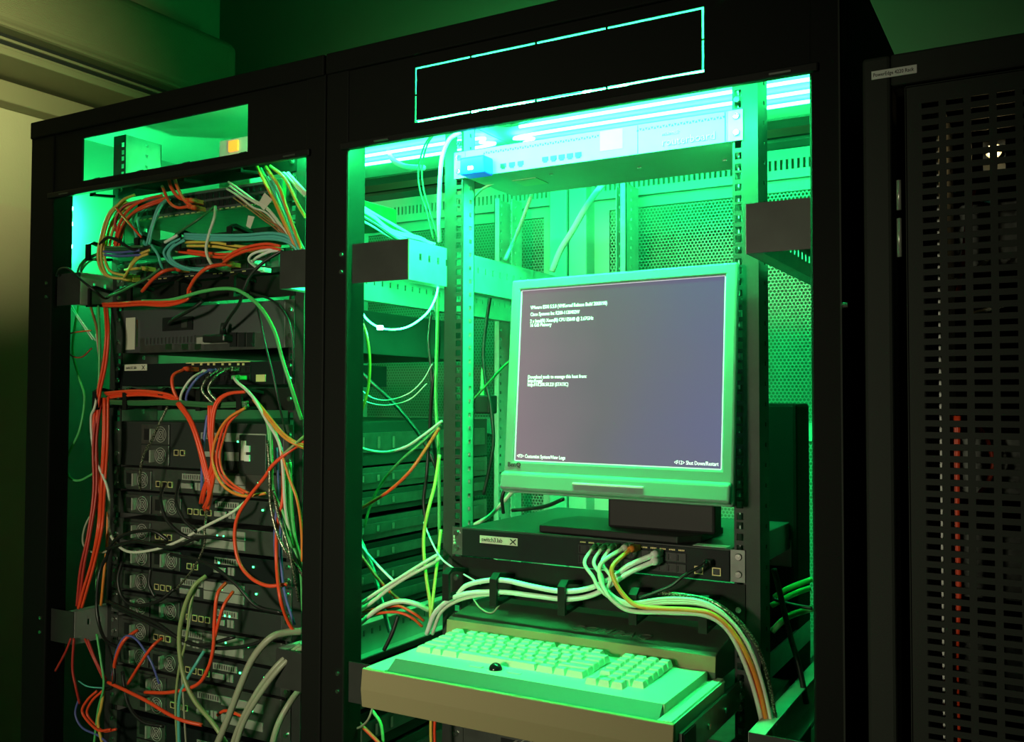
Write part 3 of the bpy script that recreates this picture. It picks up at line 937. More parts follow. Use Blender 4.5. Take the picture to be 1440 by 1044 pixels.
MB().box(0.255, 0.300, 0.17, 0.215, rz - 0.001, rz - 0.0001).build('underside_sticker', 'label', rt)
for s in (-1, 1):
    copy_part(SCREW, rackB, (BC_ + s * 0.2325, YR - 0.0005, 1.856))

ub = thing('usb_device', 'small translucent device with a blue light beside the left end of the router', 'usb device', tuple(P(665, 247, 0.09)))
q0, q1 = P(650, 240, 0.09), P(684, 240, 0.09)
MB().box(q0.x, q1.x, 0.082, 0.112, P(660, 247, 0.09).z, P(660, 222, 0.09).z).build('body', 'bluebox', ub, bevel=0.003)
c = P(661, 236, 0.08)
MB().box(c.x - 0.004, c.x + 0.004, 0.0795, 0.082, c.z - 0.0025, c.z + 0.0025).build('indicator', 'blueled', ub)

# switch under the monitor
s3 = thing('network_switch', 'black network switch labelled switch3 carrying the monitor', 'network switch', (BC_, 0.28, 1.180))
chassis(s3, BC_, YE, 1.180, 0.0455, 0.34, 'dev_green', 'steel_dk', w=0.442)
MB().box(BC_ - 0.2205, BC_ + 0.2205, YE - 0.003, YE, 1.1805, 1.2235).build('front_panel', 'dev_black', s3, bevel=0.0008)
YF = YE - 0.003
la, lbp = P(675, 757, YF), P(728, 757, YF)
lb = MB().box(la.x, lbp.x, YF - 0.0006, YF, 1.2035, 1.2155).build('name_sticker', 'label', s3)
text('lettering', 'switch3.lab', 0.0098, (la.x + 0.003, YF - 0.001, 1.2065), (1, 0, 0), (0, 0, 1), 'ink', lb, squash=0.9)
xm = Vector((lbp.x - 0.008, 0, 1.2095))
MB().tube([(xm.x - 0.005, YF - 0.001, xm.z - 0.004), (xm.x + 0.005, YF - 0.001, xm.z + 0.004)], 0.0009, 4).tube(
    [(xm.x - 0.005, YF - 0.001, xm.z + 0.004), (xm.x + 0.005, YF - 0.001, xm.z - 0.004)], 0.0009, 4).build('cross_mark', 'ink', lb)
px0 = P(820, 770, YF).x
port_row(s3, px0, 12, 0.0141, YF, 1.2080)
port_row(s3, px0, 12, 0.0141, YF, 1.1925)
for k in range(12):
    copy_part(CONT, s3, (px0 + k * 0.0141, YF, 1.2185))
for xx in (983, 1008):
    c = P(xx, 803, YF)
    copy_part(PORTF, s3, (c.x, YF, 1.193))
    copy_part(PORTK, s3, (c.x, YF, 1.193))
MB().box(BC_ + 0.165, BC_ + 0.213, YF + 0.008, YF + 0.03, 1.2256, 1.2260).build('top_sticker', 'white', s3)
for k in range(3):
    MB().box(0.1795, 0.1825, YE - 0.004, YE, 1.198 + k * 0.005, 1.2015 + k * 0.005).build('indicator', 'label', s3)

cable_manager('black cable manager with rings below the monitor switch', BC_, YE, 1.120, 0.046, [P(x, y, YE - 0.03).x for x, y in ((640, 830), (706, 830), (801, 845), (900, 865), (997, 860))], 0.058)

# server at the foot of the middle rack, half hidden by the drawer
rear_server('two unit server below the keyboard drawer in the middle rack', BC_, YE, 0.870, 0.088, 41, 'steel_dk')
rear_server('lower two unit server below the keyboard drawer in the middle rack', BC_, YE, 0.770, 0.088, 42, 'dev_green')

# tall black box standing behind the right rail
tb = thing('power_distribution_tower', 'tall black box standing behind the right rail of the middle rack', 'power unit', (0.66, 0.50, 0.034))
MB().box(0.585, P(1120, 600, 0.46).x, 0.46, 0.56, 0.034, 1.428).build('housing', 'matte', tb, bevel=0.006)
for k in range(6):
    z = 0.4 + k * 0.15
    MB().plate('y', [0.602, 0.610, 0.632, 0.640], [z, z + 0.008, z + 0.036, z + 0.044], lambda i, j: False, 0.457, 0.46).build('outlet', 'port', tb)

# ------------------------------------------------------------------ keyboard drawer
KX0, KX1 = 0.190, 0.645
KY0, KY1 = -0.132, 0.115
kd = thing('keyboard_drawer', 'pulled out rack keyboard drawer with beige keys and a trackball', 'keyboard', ((KX0 + KX1) / 2, KY0 + 0.1, 1.0))
MB().box(KX0 + 0.004, KX1 - 0.004, KY0 + 0.01, KY1 + 0.10, 1.012, 1.040).build('tray', 'steel_dk', kd)
lip = MB().prism([(KY0, 1.005), (KY0 - 0.003, 1.030), (KY0, 1.0575), (KY0 + 0.004, 1.0585), (KY0 + 0.007, 1.0565), (KY0 + 0.010, 1.004)], 'x', KX0, KX1).build('front_lip', 'beige', kd, bevel=0.001)
ZD = 1.0720
pr_x0, pr_x1 = 0.222, 0.622
deck = MB()
deck.box(KX0 + 0.001, pr_x0, KY0 + 0.008, KY1 - 0.05, 1.035, 1.0570)
deck.box(pr_x1, KX1 - 0.001, KY0 + 0.008, KY1 - 0.05, 1.035, 1.0570)
deck.box(pr_x0, pr_x1, -0.1002, KY1 - 0.05, 1.035, ZD - 0.003)
deck.build('deck', 'kbd', kd)
MB().prism([(KX0 + 0.001, 1.055), (KX0 + 0.004, 1.0592), (KX0 + 0.014, 1.0592), (KX0 + 0.020, 1.055)], 'y', KY0 + 0.004, KY1 - 0.045).build('side_rim', 'kbd', kd)
MB().prism([(KX1 - 0.001, 1.055), (KX1 - 0.004, 1.0592), (KX1 - 0.014, 1.0592), (KX1 - 0.020, 1.055)], 'y', KY0 + 0.004, KY1 - 0.045).build('side_rim', 'kbd', kd)
# palm slope, hollowed into the deck
v = MB()
v.v = [(pr_x0 - 0.0, KY0 + 0.0075, 1.0500), (pr_x1 + 0.0, KY0 + 0.0075, 1.0500), (pr_x1 - 0.002, -0.1000, ZD - 0.0031), (pr_x0 + 0.002, -0.1000, ZD - 0.0031),
       (pr_x0, KY0 + 0.0075, 1.036), (pr_x1, KY0 + 0.0075, 1.036), (pr_x1, -0.1000, 1.036), (pr_x0, -0.1000, 1.036)]
v.f = [(0, 1, 2, 3), (4, 7, 6, 5), (0, 4, 5, 1), (1, 5, 6, 2), (2, 6, 7, 3), (3, 7, 4, 0)]
v.build('palm_rest', 'palm', kd)
MB().sphere((0.374, -0.078, ZD - 0.003), 0.0095, 18, 12).build('trackball', 'ball', kd, smooth=True)
MB().tube([(0.374 + 0.0115 * math.cos(a * math.pi / 14), -0.078 + 0.0115 * math.sin(a * math.pi / 14), ZD - 0.003) for a in range(28)], 0.0012, 5, True).build('ball_ring', 'kbd', kd, smooth=True)
for sx in (-1, 1):
    MB().box(0.374 + sx * 0.030 - 0.010, 0.374 + sx * 0.030 + 0.010, -0.082, -0.076, ZD - 0.003, ZD - 0.0018).build('mouse_button', 'key', kd, bevel=0.001)
# hood over the cable end
hd = MB().prism([(0.062, ZD - 0.004), (0.064, ZD + 0.017), (0.070, ZD + 0.020), (0.150, ZD + 0.032), (0.215, ZD + 0.030), (0.215, ZD - 0.02), (0.062, ZD - 0.02)], 'x', KX0 + 0.012, KX1 - 0.012).build('hood', 'hood', kd, bevel=0.0015)
MB().prism([(0.0605, ZD - 0.004), (0.0625, ZD + 0.0165), (0.066, ZD + 0.0165), (0.064, ZD - 0.004)], 'x', KX0 + 0.012, KX1 - 0.012).build('hood_front', 'beige', kd)
text('lettering', 'COMPAQ', 0.026, (0.402, 0.083, ZD + 0.0225), (1, 0, 0), (0, 0.989, 0.148), 'hood', kd, depth=0.0009, shear=0.25, spacing=1.15, squash=1.05)
# slides
for xs_, nm in ((KX0 - 0.004, 1), (KX1 + 0.001, -1)):
    MB().box(xs_, xs_ + 0.004, KY0 + 0.014, 0.55, 1.008, 1.044).build('slide', 'steel_dk', kd)
    for yy in (-0.095, -0.02, 0.05):
        MB().cyl((xs_ + (0.004 if nm < 0 else 0), yy, 1.024), (1 if nm < 0 else -1, 0, 0), 0.004, 0.002, 10).build('screw', 'screw', kd)
MB().box(KX1 + 0.005, KX1 + 0.0065, KY0 + 0.018, KY0 + 0.060, 1.012, 1.042).build('latch_plate', 'dev_black', kd)
for k in range(3):
    copy_part(SCREW, rackB, (BC_ + 0.2325, YR - 0.0005, 1.040 - k * 0.0158))
KEYC = {}


def keycap(root, x, y, wu, hu=1.0, tilt=0.0):
    p = 0.0178
    w, h = wu * p - 0.0012, hu * p - 0.0012
    k = (round(wu, 2), hu)
    if k not in KEYC:
        KEYC[k] = src('keycap', MB().taper(-w / 2, w / 2, -h / 2, h / 2, 0, 0.0085, 0.0022, 0.0024), 'key')
    o = copy_part(KEYC[k], root, (x + wu * p / 2, y + hu * p / 2, ZD - 0.0035 + tilt))
    return o


pk = 0.0178
kx, ky = 0.2275, -0.058
rows_main = [
    [1.5, 1, 1.5, 7, 1.5, 1, 1.5],
    [2.25] + [1] * 10 + [2.75],
    [1.75] + [1] * 11 + [2.25],
    [1.5] + [1] * 12 + [1.5],
    [1] * 13 + [2],
    [1, -0.5] + [1] * 4 + [-0.33] + [1] * 4 + [-0.33] + [1] * 4 + [-0.4],
]
for r_i, row in enumerate(rows_main):
    x = kx
    for wu in row:
        if wu > 0:
            keycap(kd, x, ky + r_i * pk, wu, 1.0, r_i * 0.0008)
        x += abs(wu) * pk
nx = kx + 15.75 * pk
for r_i in range(6):
    for c_i in range(4):
        if r_i == 0 and c_i == 0:
            continue
        keycap(kd, nx + c_i * pk, ky + r_i * pk, 1.0, 1.0, r_i * 0.0008)
for c_i in range(3):
    keycap(kd, nx - 0.2 * pk + c_i * pk, ky - 1.0 * pk, 1.0)

# ------------------------------------------------------------------ monitor
MW, MH = 0.372, 0.334
mon = thing('monitor', 'silver framed flat monitor showing white console text', 'monitor', (0.470, 0.080, 1.289))
mon.rotation_euler = (math.radians(-4.0), 0, math.radians(-4.0))
sw_, sh_ = 0.338, 0.268
sx0, sx1 = -sw_ / 2, sw_ / 2
sz1 = MH - 0.017
sz0 = sz1 - sh_
MB().plate('y', [-MW / 2, sx0, sx1, MW / 2], [0.0, sz0, sz1, MH], lambda i, j: i == 1 and j == 1, -0.0, 0.012).build('bezel', 'bezel', mon, bevel=0.003, local=True)
MB().prism([(-0.0, 0.002), (-0.012, 0.006), (-0.010, 0.030), (0.0, 0.034)], 'x', -MW / 2 + 0.001, MW / 2 - 0.001).build('chin', 'bezel', mon, bevel=0.003, local=True)
MB().box(-0.055, 0.06, -0.0135, -0.0095, 0.018, 0.0215).build('button_strip', 'white', mon, bevel=0.001, local=True)
MB().prism([(-MW / 2 + 0.012, 0.012), (MW / 2 - 0.03, 0.012), (MW / 2 - 0.07, 0.050), (-MW / 2 + 0.05, 0.050)], 'z', 0.02, MH - 0.012).build('back_shell', 'monback', mon, local=True)
text('brand', 'BenQ', 0.0105, (-MW / 2 + 0.007, -0.0006, 0.040), (1, 0, 0), (0, 0, 1), 'ink', mon, local=True)


def screen_mat():
    m = mat('lcd_screen', (0.006, 0.006, 0.007), 0.2, spec=0.25)
    nt = m.node_tree
    b = nt.nodes['Principled BSDF']
    tc = nt.nodes.new('ShaderNodeTexCoord')
    n = nt.nodes.new('ShaderNodeTexNoise')
    n.inputs['Scale'].default_value = 2.6
    n.inputs['Detail'].default_value = 1.0
    nt.links.new(tc.outputs['Generated'], n.inputs['Vector'])
    r = nt.nodes.new('ShaderNodeValToRGB')
    e = r.color_ramp.elements
    e[0].position, e[0].color = 0.0, (0.295, 0.225, 0.255, 1)
    e[1].position, e[1].color = 1.0, (0.155, 0.160, 0.285, 1)
    k = r.color_ramp.elements.new(0.42)
    k.color = (0.185, 0.180, 0.195, 1)
    sp = nt.nodes.new('ShaderNodeSeparateXYZ')
    nt.links.new(tc.outputs['Generated'], sp.inputs[0])
    a = nt.nodes.new('ShaderNodeMath')
    a.operation = 'MULTIPLY_ADD'
    a.inputs[1].default_value = 0.28
    nt.links.new(n.outputs['Fac'], a.inputs[0])
    mm = nt.nodes.new('ShaderNodeMath')
    mm.operation = 'SUBTRACT'
    mm.inputs[1].default_value = 0.14
    nt.links.new(sp.outputs[0], mm.inputs[0])
    nt.links.new(mm.outputs[0], a.inputs[2])
    nt.links.new(a.outputs[0], r.inputs['Fac'])
    nt.links.new(r.outputs['Color'], b.inputs['Emission Color'])
    b.inputs['Emission Strength'].default_value = 0.85
    return m


M['screen'] = screen_mat()
scr = MB().box(sx0, sx1, 0.004, 0.010, sz0, sz1).build('screen', 'screen', mon, local=True)
e_ = 0.0016
MB().box(sx0, sx1, 0.0025, 0.004, sz0, sz0 + e_).box(sx0, sx1, 0.0025, 0.004, sz1 - e_ * 0.6, sz1).box(sx0, sx0 + e_, 0.0025, 0.004, sz0, sz1).box(
    sx1 - e_, sx1, 0.0025, 0.004, sz0, sz1).build('screen_edge', 'screenedge', scr, local=True)
ts = 0.0078
for s_, u, vv, al in (('VMware ESXi 5.5.0 (VMKernel Release Build 2068190)', 0.055, 0.885, 'LEFT'),
                      ('Cisco Systems Inc R200-1120402W', 0.055, 0.845, 'LEFT'),
                      ('2 x Intel(R) Xeon(R) CPU E5640 @ 2.67GHz', 0.055, 0.805, 'LEFT'),
                      ('16 GiB Memory', 0.055, 0.781, 'LEFT'),
                      ('Download tools to manage this host from:', 0.055, 0.478, 'LEFT'),
                      ('http://vega/', 0.055, 0.456, 'LEFT'),
                      ('http://10.200.50.22/ (STATIC)', 0.055, 0.434, 'LEFT'),
                      ('<F2> Customize System/View Logs', 0.012, 0.020, 'LEFT'),
                      ('<F12> Shut Down/Restart', 0.985, 0.020, 'RIGHT')):
    text('screen_text', s_, ts, (sx0 + u * sw_, 0.0034, sz0 + vv * sh_), (1, 0, 0), (0, 0, 1), 'screentext', scr, depth=0.0002, squash=0.78, local=True, align=al)
# stand, in world space under its own rotation
mon_in = mon.rotation_euler.to_matrix().inverted()
WLm = Vector((0.470, 0.080, 1.289))


def mloc(mb):
    mb.v = [tuple(mon_in @ (Vector(q) - WLm)) for q in mb.v]
    return mb


zt = 1.2262
b0, b1 = P(748, 738, 0.125), P(953, 765, 0.125)
mloc(MB().prism([(0.330, 0.128), (0.560, 0.118), (0.585, 0.150), (0.585, 0.255), (0.330, 0.265), (0.315, 0.20)], 'z', zt, zt + 0.011)).build('stand_base', 'monback', mon, local=True, bevel=0.002)
mloc(MB().box(0.430, 0.600, 0.165, 0.200, zt + 0.010, 1.45)).build('stand_neck', 'monback', mon, local=True, bevel=0.004)
mloc(MB().box(0.435, 0.495, 0.120, 0.170, 1.40, 1.45)).build('hinge_block', 'monback', mon, local=True)

# ------------------------------------------------------------------ cables
CR = random.Random(11)


def cable(color, label, pts, y=0.05, r=0.0028, n=1, sp=0.0048, plug=None, plug_y=None, name='patch_cable', group=None, plugcol=None):
    """pts: photo pixels with the real depth of the cable at each (default y)"""
    base = label
    vert = abs(pts[0][1] - pts[-1][1]) > abs(pts[0][0] - pts[-1][0])
    words = {2: (('left', 'right') if vert else ('upper', 'lower')),
             3: (('leftmost', 'middle', 'rightmost') if vert else ('uppermost', 'middle', 'lowest'))}.get(
        n, ('leftmost' if vert else 'uppermost',) + tuple(('second', 'third', 'fourth', 'fifth')[i] for i in range(max(0, n - 2))) + ('rightmost' if vert else 'lowest',))
    for k in range(n):
        jx, jz = (0, 0)
        if n > 1:
            off = (k - (n - 1) / 2) * 2 * sp / (n - 1)
            jx, jz = (off, CR.uniform(-.4, .4) * sp) if vert else (CR.uniform(-.4, .4) * sp, -off)
            label = words[k] + ' ' + base
        jy = 0 if n == 1 else CR.uniform(-1, 1) * r * 1.6
        P3 = []
        for p in pts:
            q = P(p[0], p[1], p[2] if len(p) > 2 else y)
            w = 0.35 * sp if n > 1 else 0.0
            P3.append(Vector((q.x + jx + CR.uniform(-w, w), q.y + jy, q.z + jz + CR.uniform(-w, w))))
        g = group if group else ('strands of one bundle: ' + base if n > 1 else None)
        ends = {'a': [0], 'b': [-1], 'ab': [0, -1]}.get(plug, [])
        if not ends:
            o = MB().tube(spline(P3), r, 7).build(name, CAB[color], smooth=True)
            tag(o, label, 'cable', g)
            continue
        pc = CAB[plugcol or color]
        for e in ends:       # the last centimetre heads straight into the socket
            py = plug_y if plug_y else YEA - 0.004
            q = P3[e]
            boot = Vector((q.x, py - 0.026, q.z))
            P3[e] = boot
        root = thing(name, label, 'cable', tuple(P3[0]), g)
        MB().tube(spline(P3), r, 7).build('jacket', CAB[color], root, smooth=True)
        for e in ends:
            q = P3[e]
            MB().cyl((q.x, q.y - 0.004, q.z), (0, 1, 0), r * 1.15, 0.016, 8, r * 1.9).build('boot', pc, root, smooth=True)
            MB().box(q.x - 0.0052, q.x + 0.0052, q.y + 0.010, py_end(plug_y), q.z - 0.0042, q.z + 0.0042).build('plug', pc, root, bevel=0.0008)


def py_end(py):
    return (py if py else YEA - 0.004) + 0.002


# ---- left rack: upper part
LR = ' of the left rack'
cable('red', 'red patch cable plugged into the top switch and looping up', [(236, 244, .05), (240, 262, .045), (252, 278, .05), (265, 281)], n=1, plug='b', r=.0034)
cable('red', 'red patch cable plugged beside another at the top switch, lower socket', [(243, 242, .055), (249, 262, .042), (258, 280, .05), (268, 291)], n=1, plug='b', r=.0034)
cable('red', 'short red patch cable arching into the left end of the top switch', [(228, 262, .055), (238, 284, .045), (250, 292, .05), (262, 290)], plug='b', r=.003)
cable('red', 'red patch cable fanning down from the left of the top switch', [(232, 279, .06), (208, 286, .04), (186, 297, .035), (171, 318, .04), (163, 348, .045)], n=4, sp=.006)
cable('darkred', 'dark red patch cable hanging behind the yellow ones at upper left', [(196, 282, .07), (172, 292, .05), (160, 312, .045), (168, 332, .05), (160, 350, .05)], n=2, sp=.006)
cable('red', 'thin red cable crossing diagonally over the green underside of the top switch', [(163, 292, .03), (178, 310, .03), (199, 334, .035)], r=.0022)
cable('yellow', 'yellow patch cable looping down the upper left corner to the second switch', [(176, 283, .05), (156, 300, .035), (145, 328, .03), (140, 362, .03), (149, 388, .035), (174, 394)], n=2, sp=.004, plug='b')
cable('yellow', 'yellow patch cable curving behind the ring at upper left', [(190, 274, .06), (170, 284, .04), (151, 312, .035), (146, 350, .035), (154, 380, .04), (176, 388)], plug='b')
cable('yellow', 'yellow patch cable rising from the second switch to the dark bundle', [(178, 389), (188, 372, .04), (200, 360, .035), (212, 355, .04)], n=2, sp=.004)
cable('yellow', 'short yellow plug lead lying across the second switch', [(176, 380, .045), (190, 378, .04), (198, 377)], r=.003, plug='b')
cable('teal', 'teal patch cable dropping from the top switch to the cable ring', [(236, 281, .06), (224, 292, .04), (214, 318, .035), (207, 346, .035)], n=2, sp=.004)
cable('teal', 'teal patch cable looping to the right in nested arcs at the second switch', [(258, 337, .035), (243, 346, .03), (236, 358, .03), (247, 372, .032), (268, 379, .04), (292, 378)], n=4, sp=.0075, r=.0026)
cable('teal', 'dark teal patch cable bent into the second switch below the cable ring', [(213, 345, .035), (222, 358, .032), (227, 374, .04), (230, 380)], plug='b')
cable('teal', 'teal patch cable running level from the ring to the right post', [(262, 333, .035), (300, 334, .035), (345, 335, .035), (385, 333, .035), (408, 340, .04), (424, 356, .05)], n=3, sp=.005)
cable('yellow', 'yellow green cable running level under the teal cables', [(262, 344, .04), (300, 344, .04), (340, 350, .045), (390, 352, .05)], n=2, sp=.003)
cable('blue', 'dark blue cable lying level in the ring at upper left', [(145, 356, .04), (170, 358, .035), (200, 356, .035)], n=2, sp=.004)
cable('darkgreen', 'dark green cable lying level in the ring at upper left', [(140, 350, .045), (165, 352, .035), (203, 350, .035)], n=3, sp=.004)
cable('darkgreen', 'dark green cable bowing out toward the side panel at upper left', [(146, 356, .05), (122, 366, .04), (112, 380, .045), (113, 392, .05)], n=3, sp=.006, r=.0022)
cable('pale', 'pale green patch cable hanging straight over the green switch underside', [(303, 291, .06), (302, 305, .03), (294, 330, .028), (290, 352, .03), (297, 371, .04), (304, 376)], plug='b', r=.003)
cable('darkgreen', 'dark green cable slanting down across the green switch underside', [(302, 290, .06), (280, 308, .035), (255, 325, .03), (236, 340, .03)], r=.0024)
cable('white', 'short white lead tied at the slanting dark green cable', [(232, 341, .028), (241, 336, .026), (250, 331, .028)], r=.003)
cable('orange', 'orange cable falling from the top right corner to the right bracket', [(362, 236, .06), (376, 262, .04), (390, 292, .035), (402, 318, .035), (416, 350, .045)], n=2, sp=.003, r=.0032)
cable('teal', 'light teal cable falling beside the orange ones at top right', [(368, 236, .06), (384, 262, .04), (398, 294, .035), (412, 330, .035), (424, 354, .045)], n=2, sp=.003)
cable('orange', 'orange brown cable on the right of the pair at top right', [(374, 235, .06), (392, 262, .035), (402, 290, .03), (412, 318, .03), (424, 350, .045)], r=.0032)
cable('yellow', 'yellow cable bowing toward the right post at top right', [(380, 234, .06), (398, 248, .035), (410, 268, .03), (418, 286, .03), (430, 306, .045)], r=.003)
cable('pale', 'pale cable emerging at the top right corner under the head panel', [(400, 245, .05), (412, 258, .04), (430, 276, .045)], n=2, sp=.004, r=.0034)
cable('brown', 'thin brown wire slanting from the top switch to the right bracket', [(330, 274, .05), (350, 290, .04), (372, 306, .035), (392, 322, .035), (412, 346, .045)], n=3, sp=.004, r=.0014)
cable('pale', 'light wire bunch tied at the right half of the top switch', [(322, 262, .05), (340, 274, .035), (358, 286, .035), (380, 300, .035), (408, 338, .045)], n=3, sp=.006, r=.002)
for lab, pts in (('white paper tag hanging from the wires at the top switch', ((349, 303), (358, 305), (352, 322), (346, 318))),
                 ('tilted white paper tag on the wire bunch at the top switch', ((372, 271), (383, 281), (371, 296), (363, 287)))):
    a = [P(x, y, 0.030) for x, y in pts]
    m_ = MB()
    m_.v = [tuple(q) for q in a] + [(q.x, q.y + 0.0006, q.z) for q in a]
    m_.f = [(0, 1, 2, 3), (7, 6, 5, 4), (0, 4, 5, 1), (1, 5, 6, 2), (2, 6, 7, 3), (3, 7, 4, 0)]
    tag(m_.build('paper_tag', 'label'), lab, 'tag')
cable('red', 'red patch cable rising from the lower ring to the left end of the second switch', [(200, 410, .035), (214, 394, .028), (230, 382, .03), (246, 378)], r=.0036, plug='b')
cable('red', 'red patch cable rising from the lower ring to the middle of the second switch', [(265, 408, .035), (276, 390, .028), (294, 376, .03), (318, 371)], r=.0036, plug='b')
cable('red', 'red cable leaving the second switch toward the right bracket', [(316, 368, .045), (330, 358, .03), (350, 350, .03), (376, 346, .035), (396, 350, .04)], n=2, sp=.003)
cable('white', 'white lead plugged into the right end of the second switch', [(352, 368), (362, 362, .04), (380, 354, .035), (398, 352, .04)], plug='a')
cable('red', 'red cable lying level in the manager above the grey server', [(145, 429, .04), (170, 428, .032), (200, 427, .03), (235, 427, .03), (262, 420, .032), (266, 410, .035)], n=3, sp=.003)
cable('green', 'green cable running through the manager and falling along the right side', [(200, 424, .035), (240, 422, .03), (285, 410, .025), (318, 406, .02), (340, 411, .02), (366, 432, .02), (386, 466, .02), (398, 508, .022), (412, 552, .03), (424, 590, .05)], r=.0034)
cable('black', 'black video cable bending down to the grey server', [(398, 352, .04), (372, 368, .03), (352, 388, .025), (342, 410, .025), (336, 428, .035), (322, 448, .045), (314, 462, .06)], r=.003)
vp = thing('video_plug', 'black video plug screwed into the grey server', 'plug', tuple(P(308, 474, 0.07)))
a, b = P(291, 472, .07), P(322, 472, .07)
MB().box(a.x, b.x, .058, .081, P(305, 482, .07).z, P(305, 471, .07).z).build('housing', CAB['black'], vp, bevel=0.003)
MB().cyl(tuple(P(314, 471, .070)), (0.25, -0.3, 1), 0.007, 0.022, 10, 0.004).build('strain_relief', CAB['black'], vp, smooth=True)
cable('black', 'black power cord entering the grey server', [(285, 424, .04), (268, 436, .035), (250, 446, .045), (240, 452, .06), (238, 456, .08)], r=.0034)
cable('black', 'thin black cable hanging down in front of the grey server at its right', [(360, 428, .03), (366, 450, .025), (372, 480, .025), (384, 528, .025), (392, 566, .03), (402, 610, .045)], r=.002)
cable('black', 'black cable curving along the right rail beside the green cable', [(352, 412, .03), (385, 424, .03), (405, 450, .03), (412, 490, .035), (412, 530, .04)], r=.002)
cable('yellow', 'yellow green cable tangled behind the red fan at upper left', [(186, 290, .06), (168, 300, .05), (156, 322, .045), (150, 352, .045)], n=2, sp=.004)
cable('teal', 'green cable tangled between red and teal ones at upper left', [(200, 292, .06), (190, 310, .05), (194, 330, .045), (202, 350, .04)], n=2, sp=.005, r=.0026)
cable('red', 'red cable passing level behind the teal loops', [(250, 352, .05), (280, 356, .048), (312, 360, .048), (340, 356, .05)], n=2, sp=.003)
cable('black', 'black cord tangled with the yellow cables at the upper left ring', [(140, 344, .03), (152, 334, .025), (168, 340, .025), (190, 352, .03), (214, 346, .035)], r=.003)
cable('darkgreen', 'dark green cord crossing in front of the left end of the second switch', [(226, 378, .03), (206, 392, .025), (186, 402, .025), (166, 412, .03), (150, 418, .035)], r=.0026)
cable('white', 'white cable arcing out of the right end of the second switch', [(360, 378), (350, 366, .035), (358, 356, .03), (384, 350, .035)], r=.0024, plug='a')
# left rack: far left column
cable('red', 'red cable in the upright bundle along the left rail', [(148, 432, .05), (150, 468, .035), (146, 512, .035), (138, 555, .035), (133, 600, .035), (134, 650, .035), (138, 700, .035), (142, 740, .04)], n=3, sp=.004)
cable('red', 'red cable running down the left side past the lower bracket', [(150, 560, .04), (149, 620, .035), (146, 680, .035), (142, 740, .010), (132, 790, .015), (120, 830, .01), (113, 856, .01)], n=3, sp=.005)
cable('darkred', 'dark red cable at the outer edge of the left column', [(142, 560, .045), (134, 620, .03), (134, 690, .025), (126, 750, .015), (116, 800, .008), (110, 852, .008)], n=2, sp=.003)
cable('pale', 'pale cable winding through the left column', [(136, 470, .045), (141, 520, .045), (134, 570, .03), (128, 590, .03), (133, 640, .03), (152, 690, .035), (153, 740, .04), (160, 760, .03), (180, 776, .025), (214, 774, .025), (250, 762, .025), (290, 740, .025), (325, 722, .03), (345, 706, .05)], r=.0028)
cable('grey', 'grey green cable sagging out of the left column', [(134, 715, .03), (120, 740, .02), (117, 765, .02), (130, 777, .02), (152, 775, .03), (162, 760, .04)], r=.0022)
cable('orange', 'orange cable at the right edge of the left column', [(152, 720, .04), (150, 770, .035), (146, 810, .03), (142, 852, .03)], r=.0028)
cable('green', 'dark green cable in the left column near the bracket', [(138, 430, .05), (140, 480, .04), (139, 540, .04), (134, 640, .04), (136, 760, .03), (136, 840, .025), (138, 870, .025)], r=.0026)
cable('brown', 'brown cable dropping behind the upper left bracket', [(124, 418, .06), (130, 440, .05), (136, 462, .045), (140, 500, .045)], r=.0026)
cable('green', 'green cable making a long slack loop beside the side panel', [(112, 420, .08), (106, 455, .07), (102, 492, .07), (110, 528, .07), (119, 560, .07), (112, 605, .06), (98, 635, .06), (92, 655, .06), (98, 672, .06), (112, 676, .06), (132, 666, .06)], r=.0026)
cable('white', 'thin white wire slanting below the upper left bracket', [(93, 418, .06), (104, 438, .06), (118, 458, .06), (132, 478, .06)], n=2, sp=.003, r=.0014)
cable('black', 'black cord looping over the upper left bracket', [(80, 388, .005), (84, 379, .0), (96, 378, -.002), (112, 392, -.004), (132, 408, .005), (148, 420, .03), (160, 412, .05), (180, 402, .06)], r=.0024)
fc_ = thing('fan_connector', 'pale plastic connector sticking out by the left side panel', 'connector', tuple(P(80, 483, 0.06)))
a, b = P(73, 478, .06), P(88, 478, .06)
MB().box(a.x, b.x, .05, .066, P(80, 483, .06).z, P(80, 472, .06).z).build('housing', CAB['pale'], fc_, bevel=.001)
MB().box(a.x + .006, b.x - .004, .052, .064, P(80, 472, .06).z, P(80, 468, .06).z).build('latch', CAB['pale'], fc_, bevel=.001)
MB().tube(spline([P(x, y, .058) for x, y in ((88, 476), (96, 470), (110, 467), (128, 465))]), .0016, 6).build('wire', CAB['red'], fc_, smooth=True)
MB().tube(spline([P(x, y, .058) for x, y in ((88, 480), (94, 494), (104, 502), (116, 502), (129, 490))]), .0016, 6).build('wire', CAB['darkred'], fc_, smooth=True)

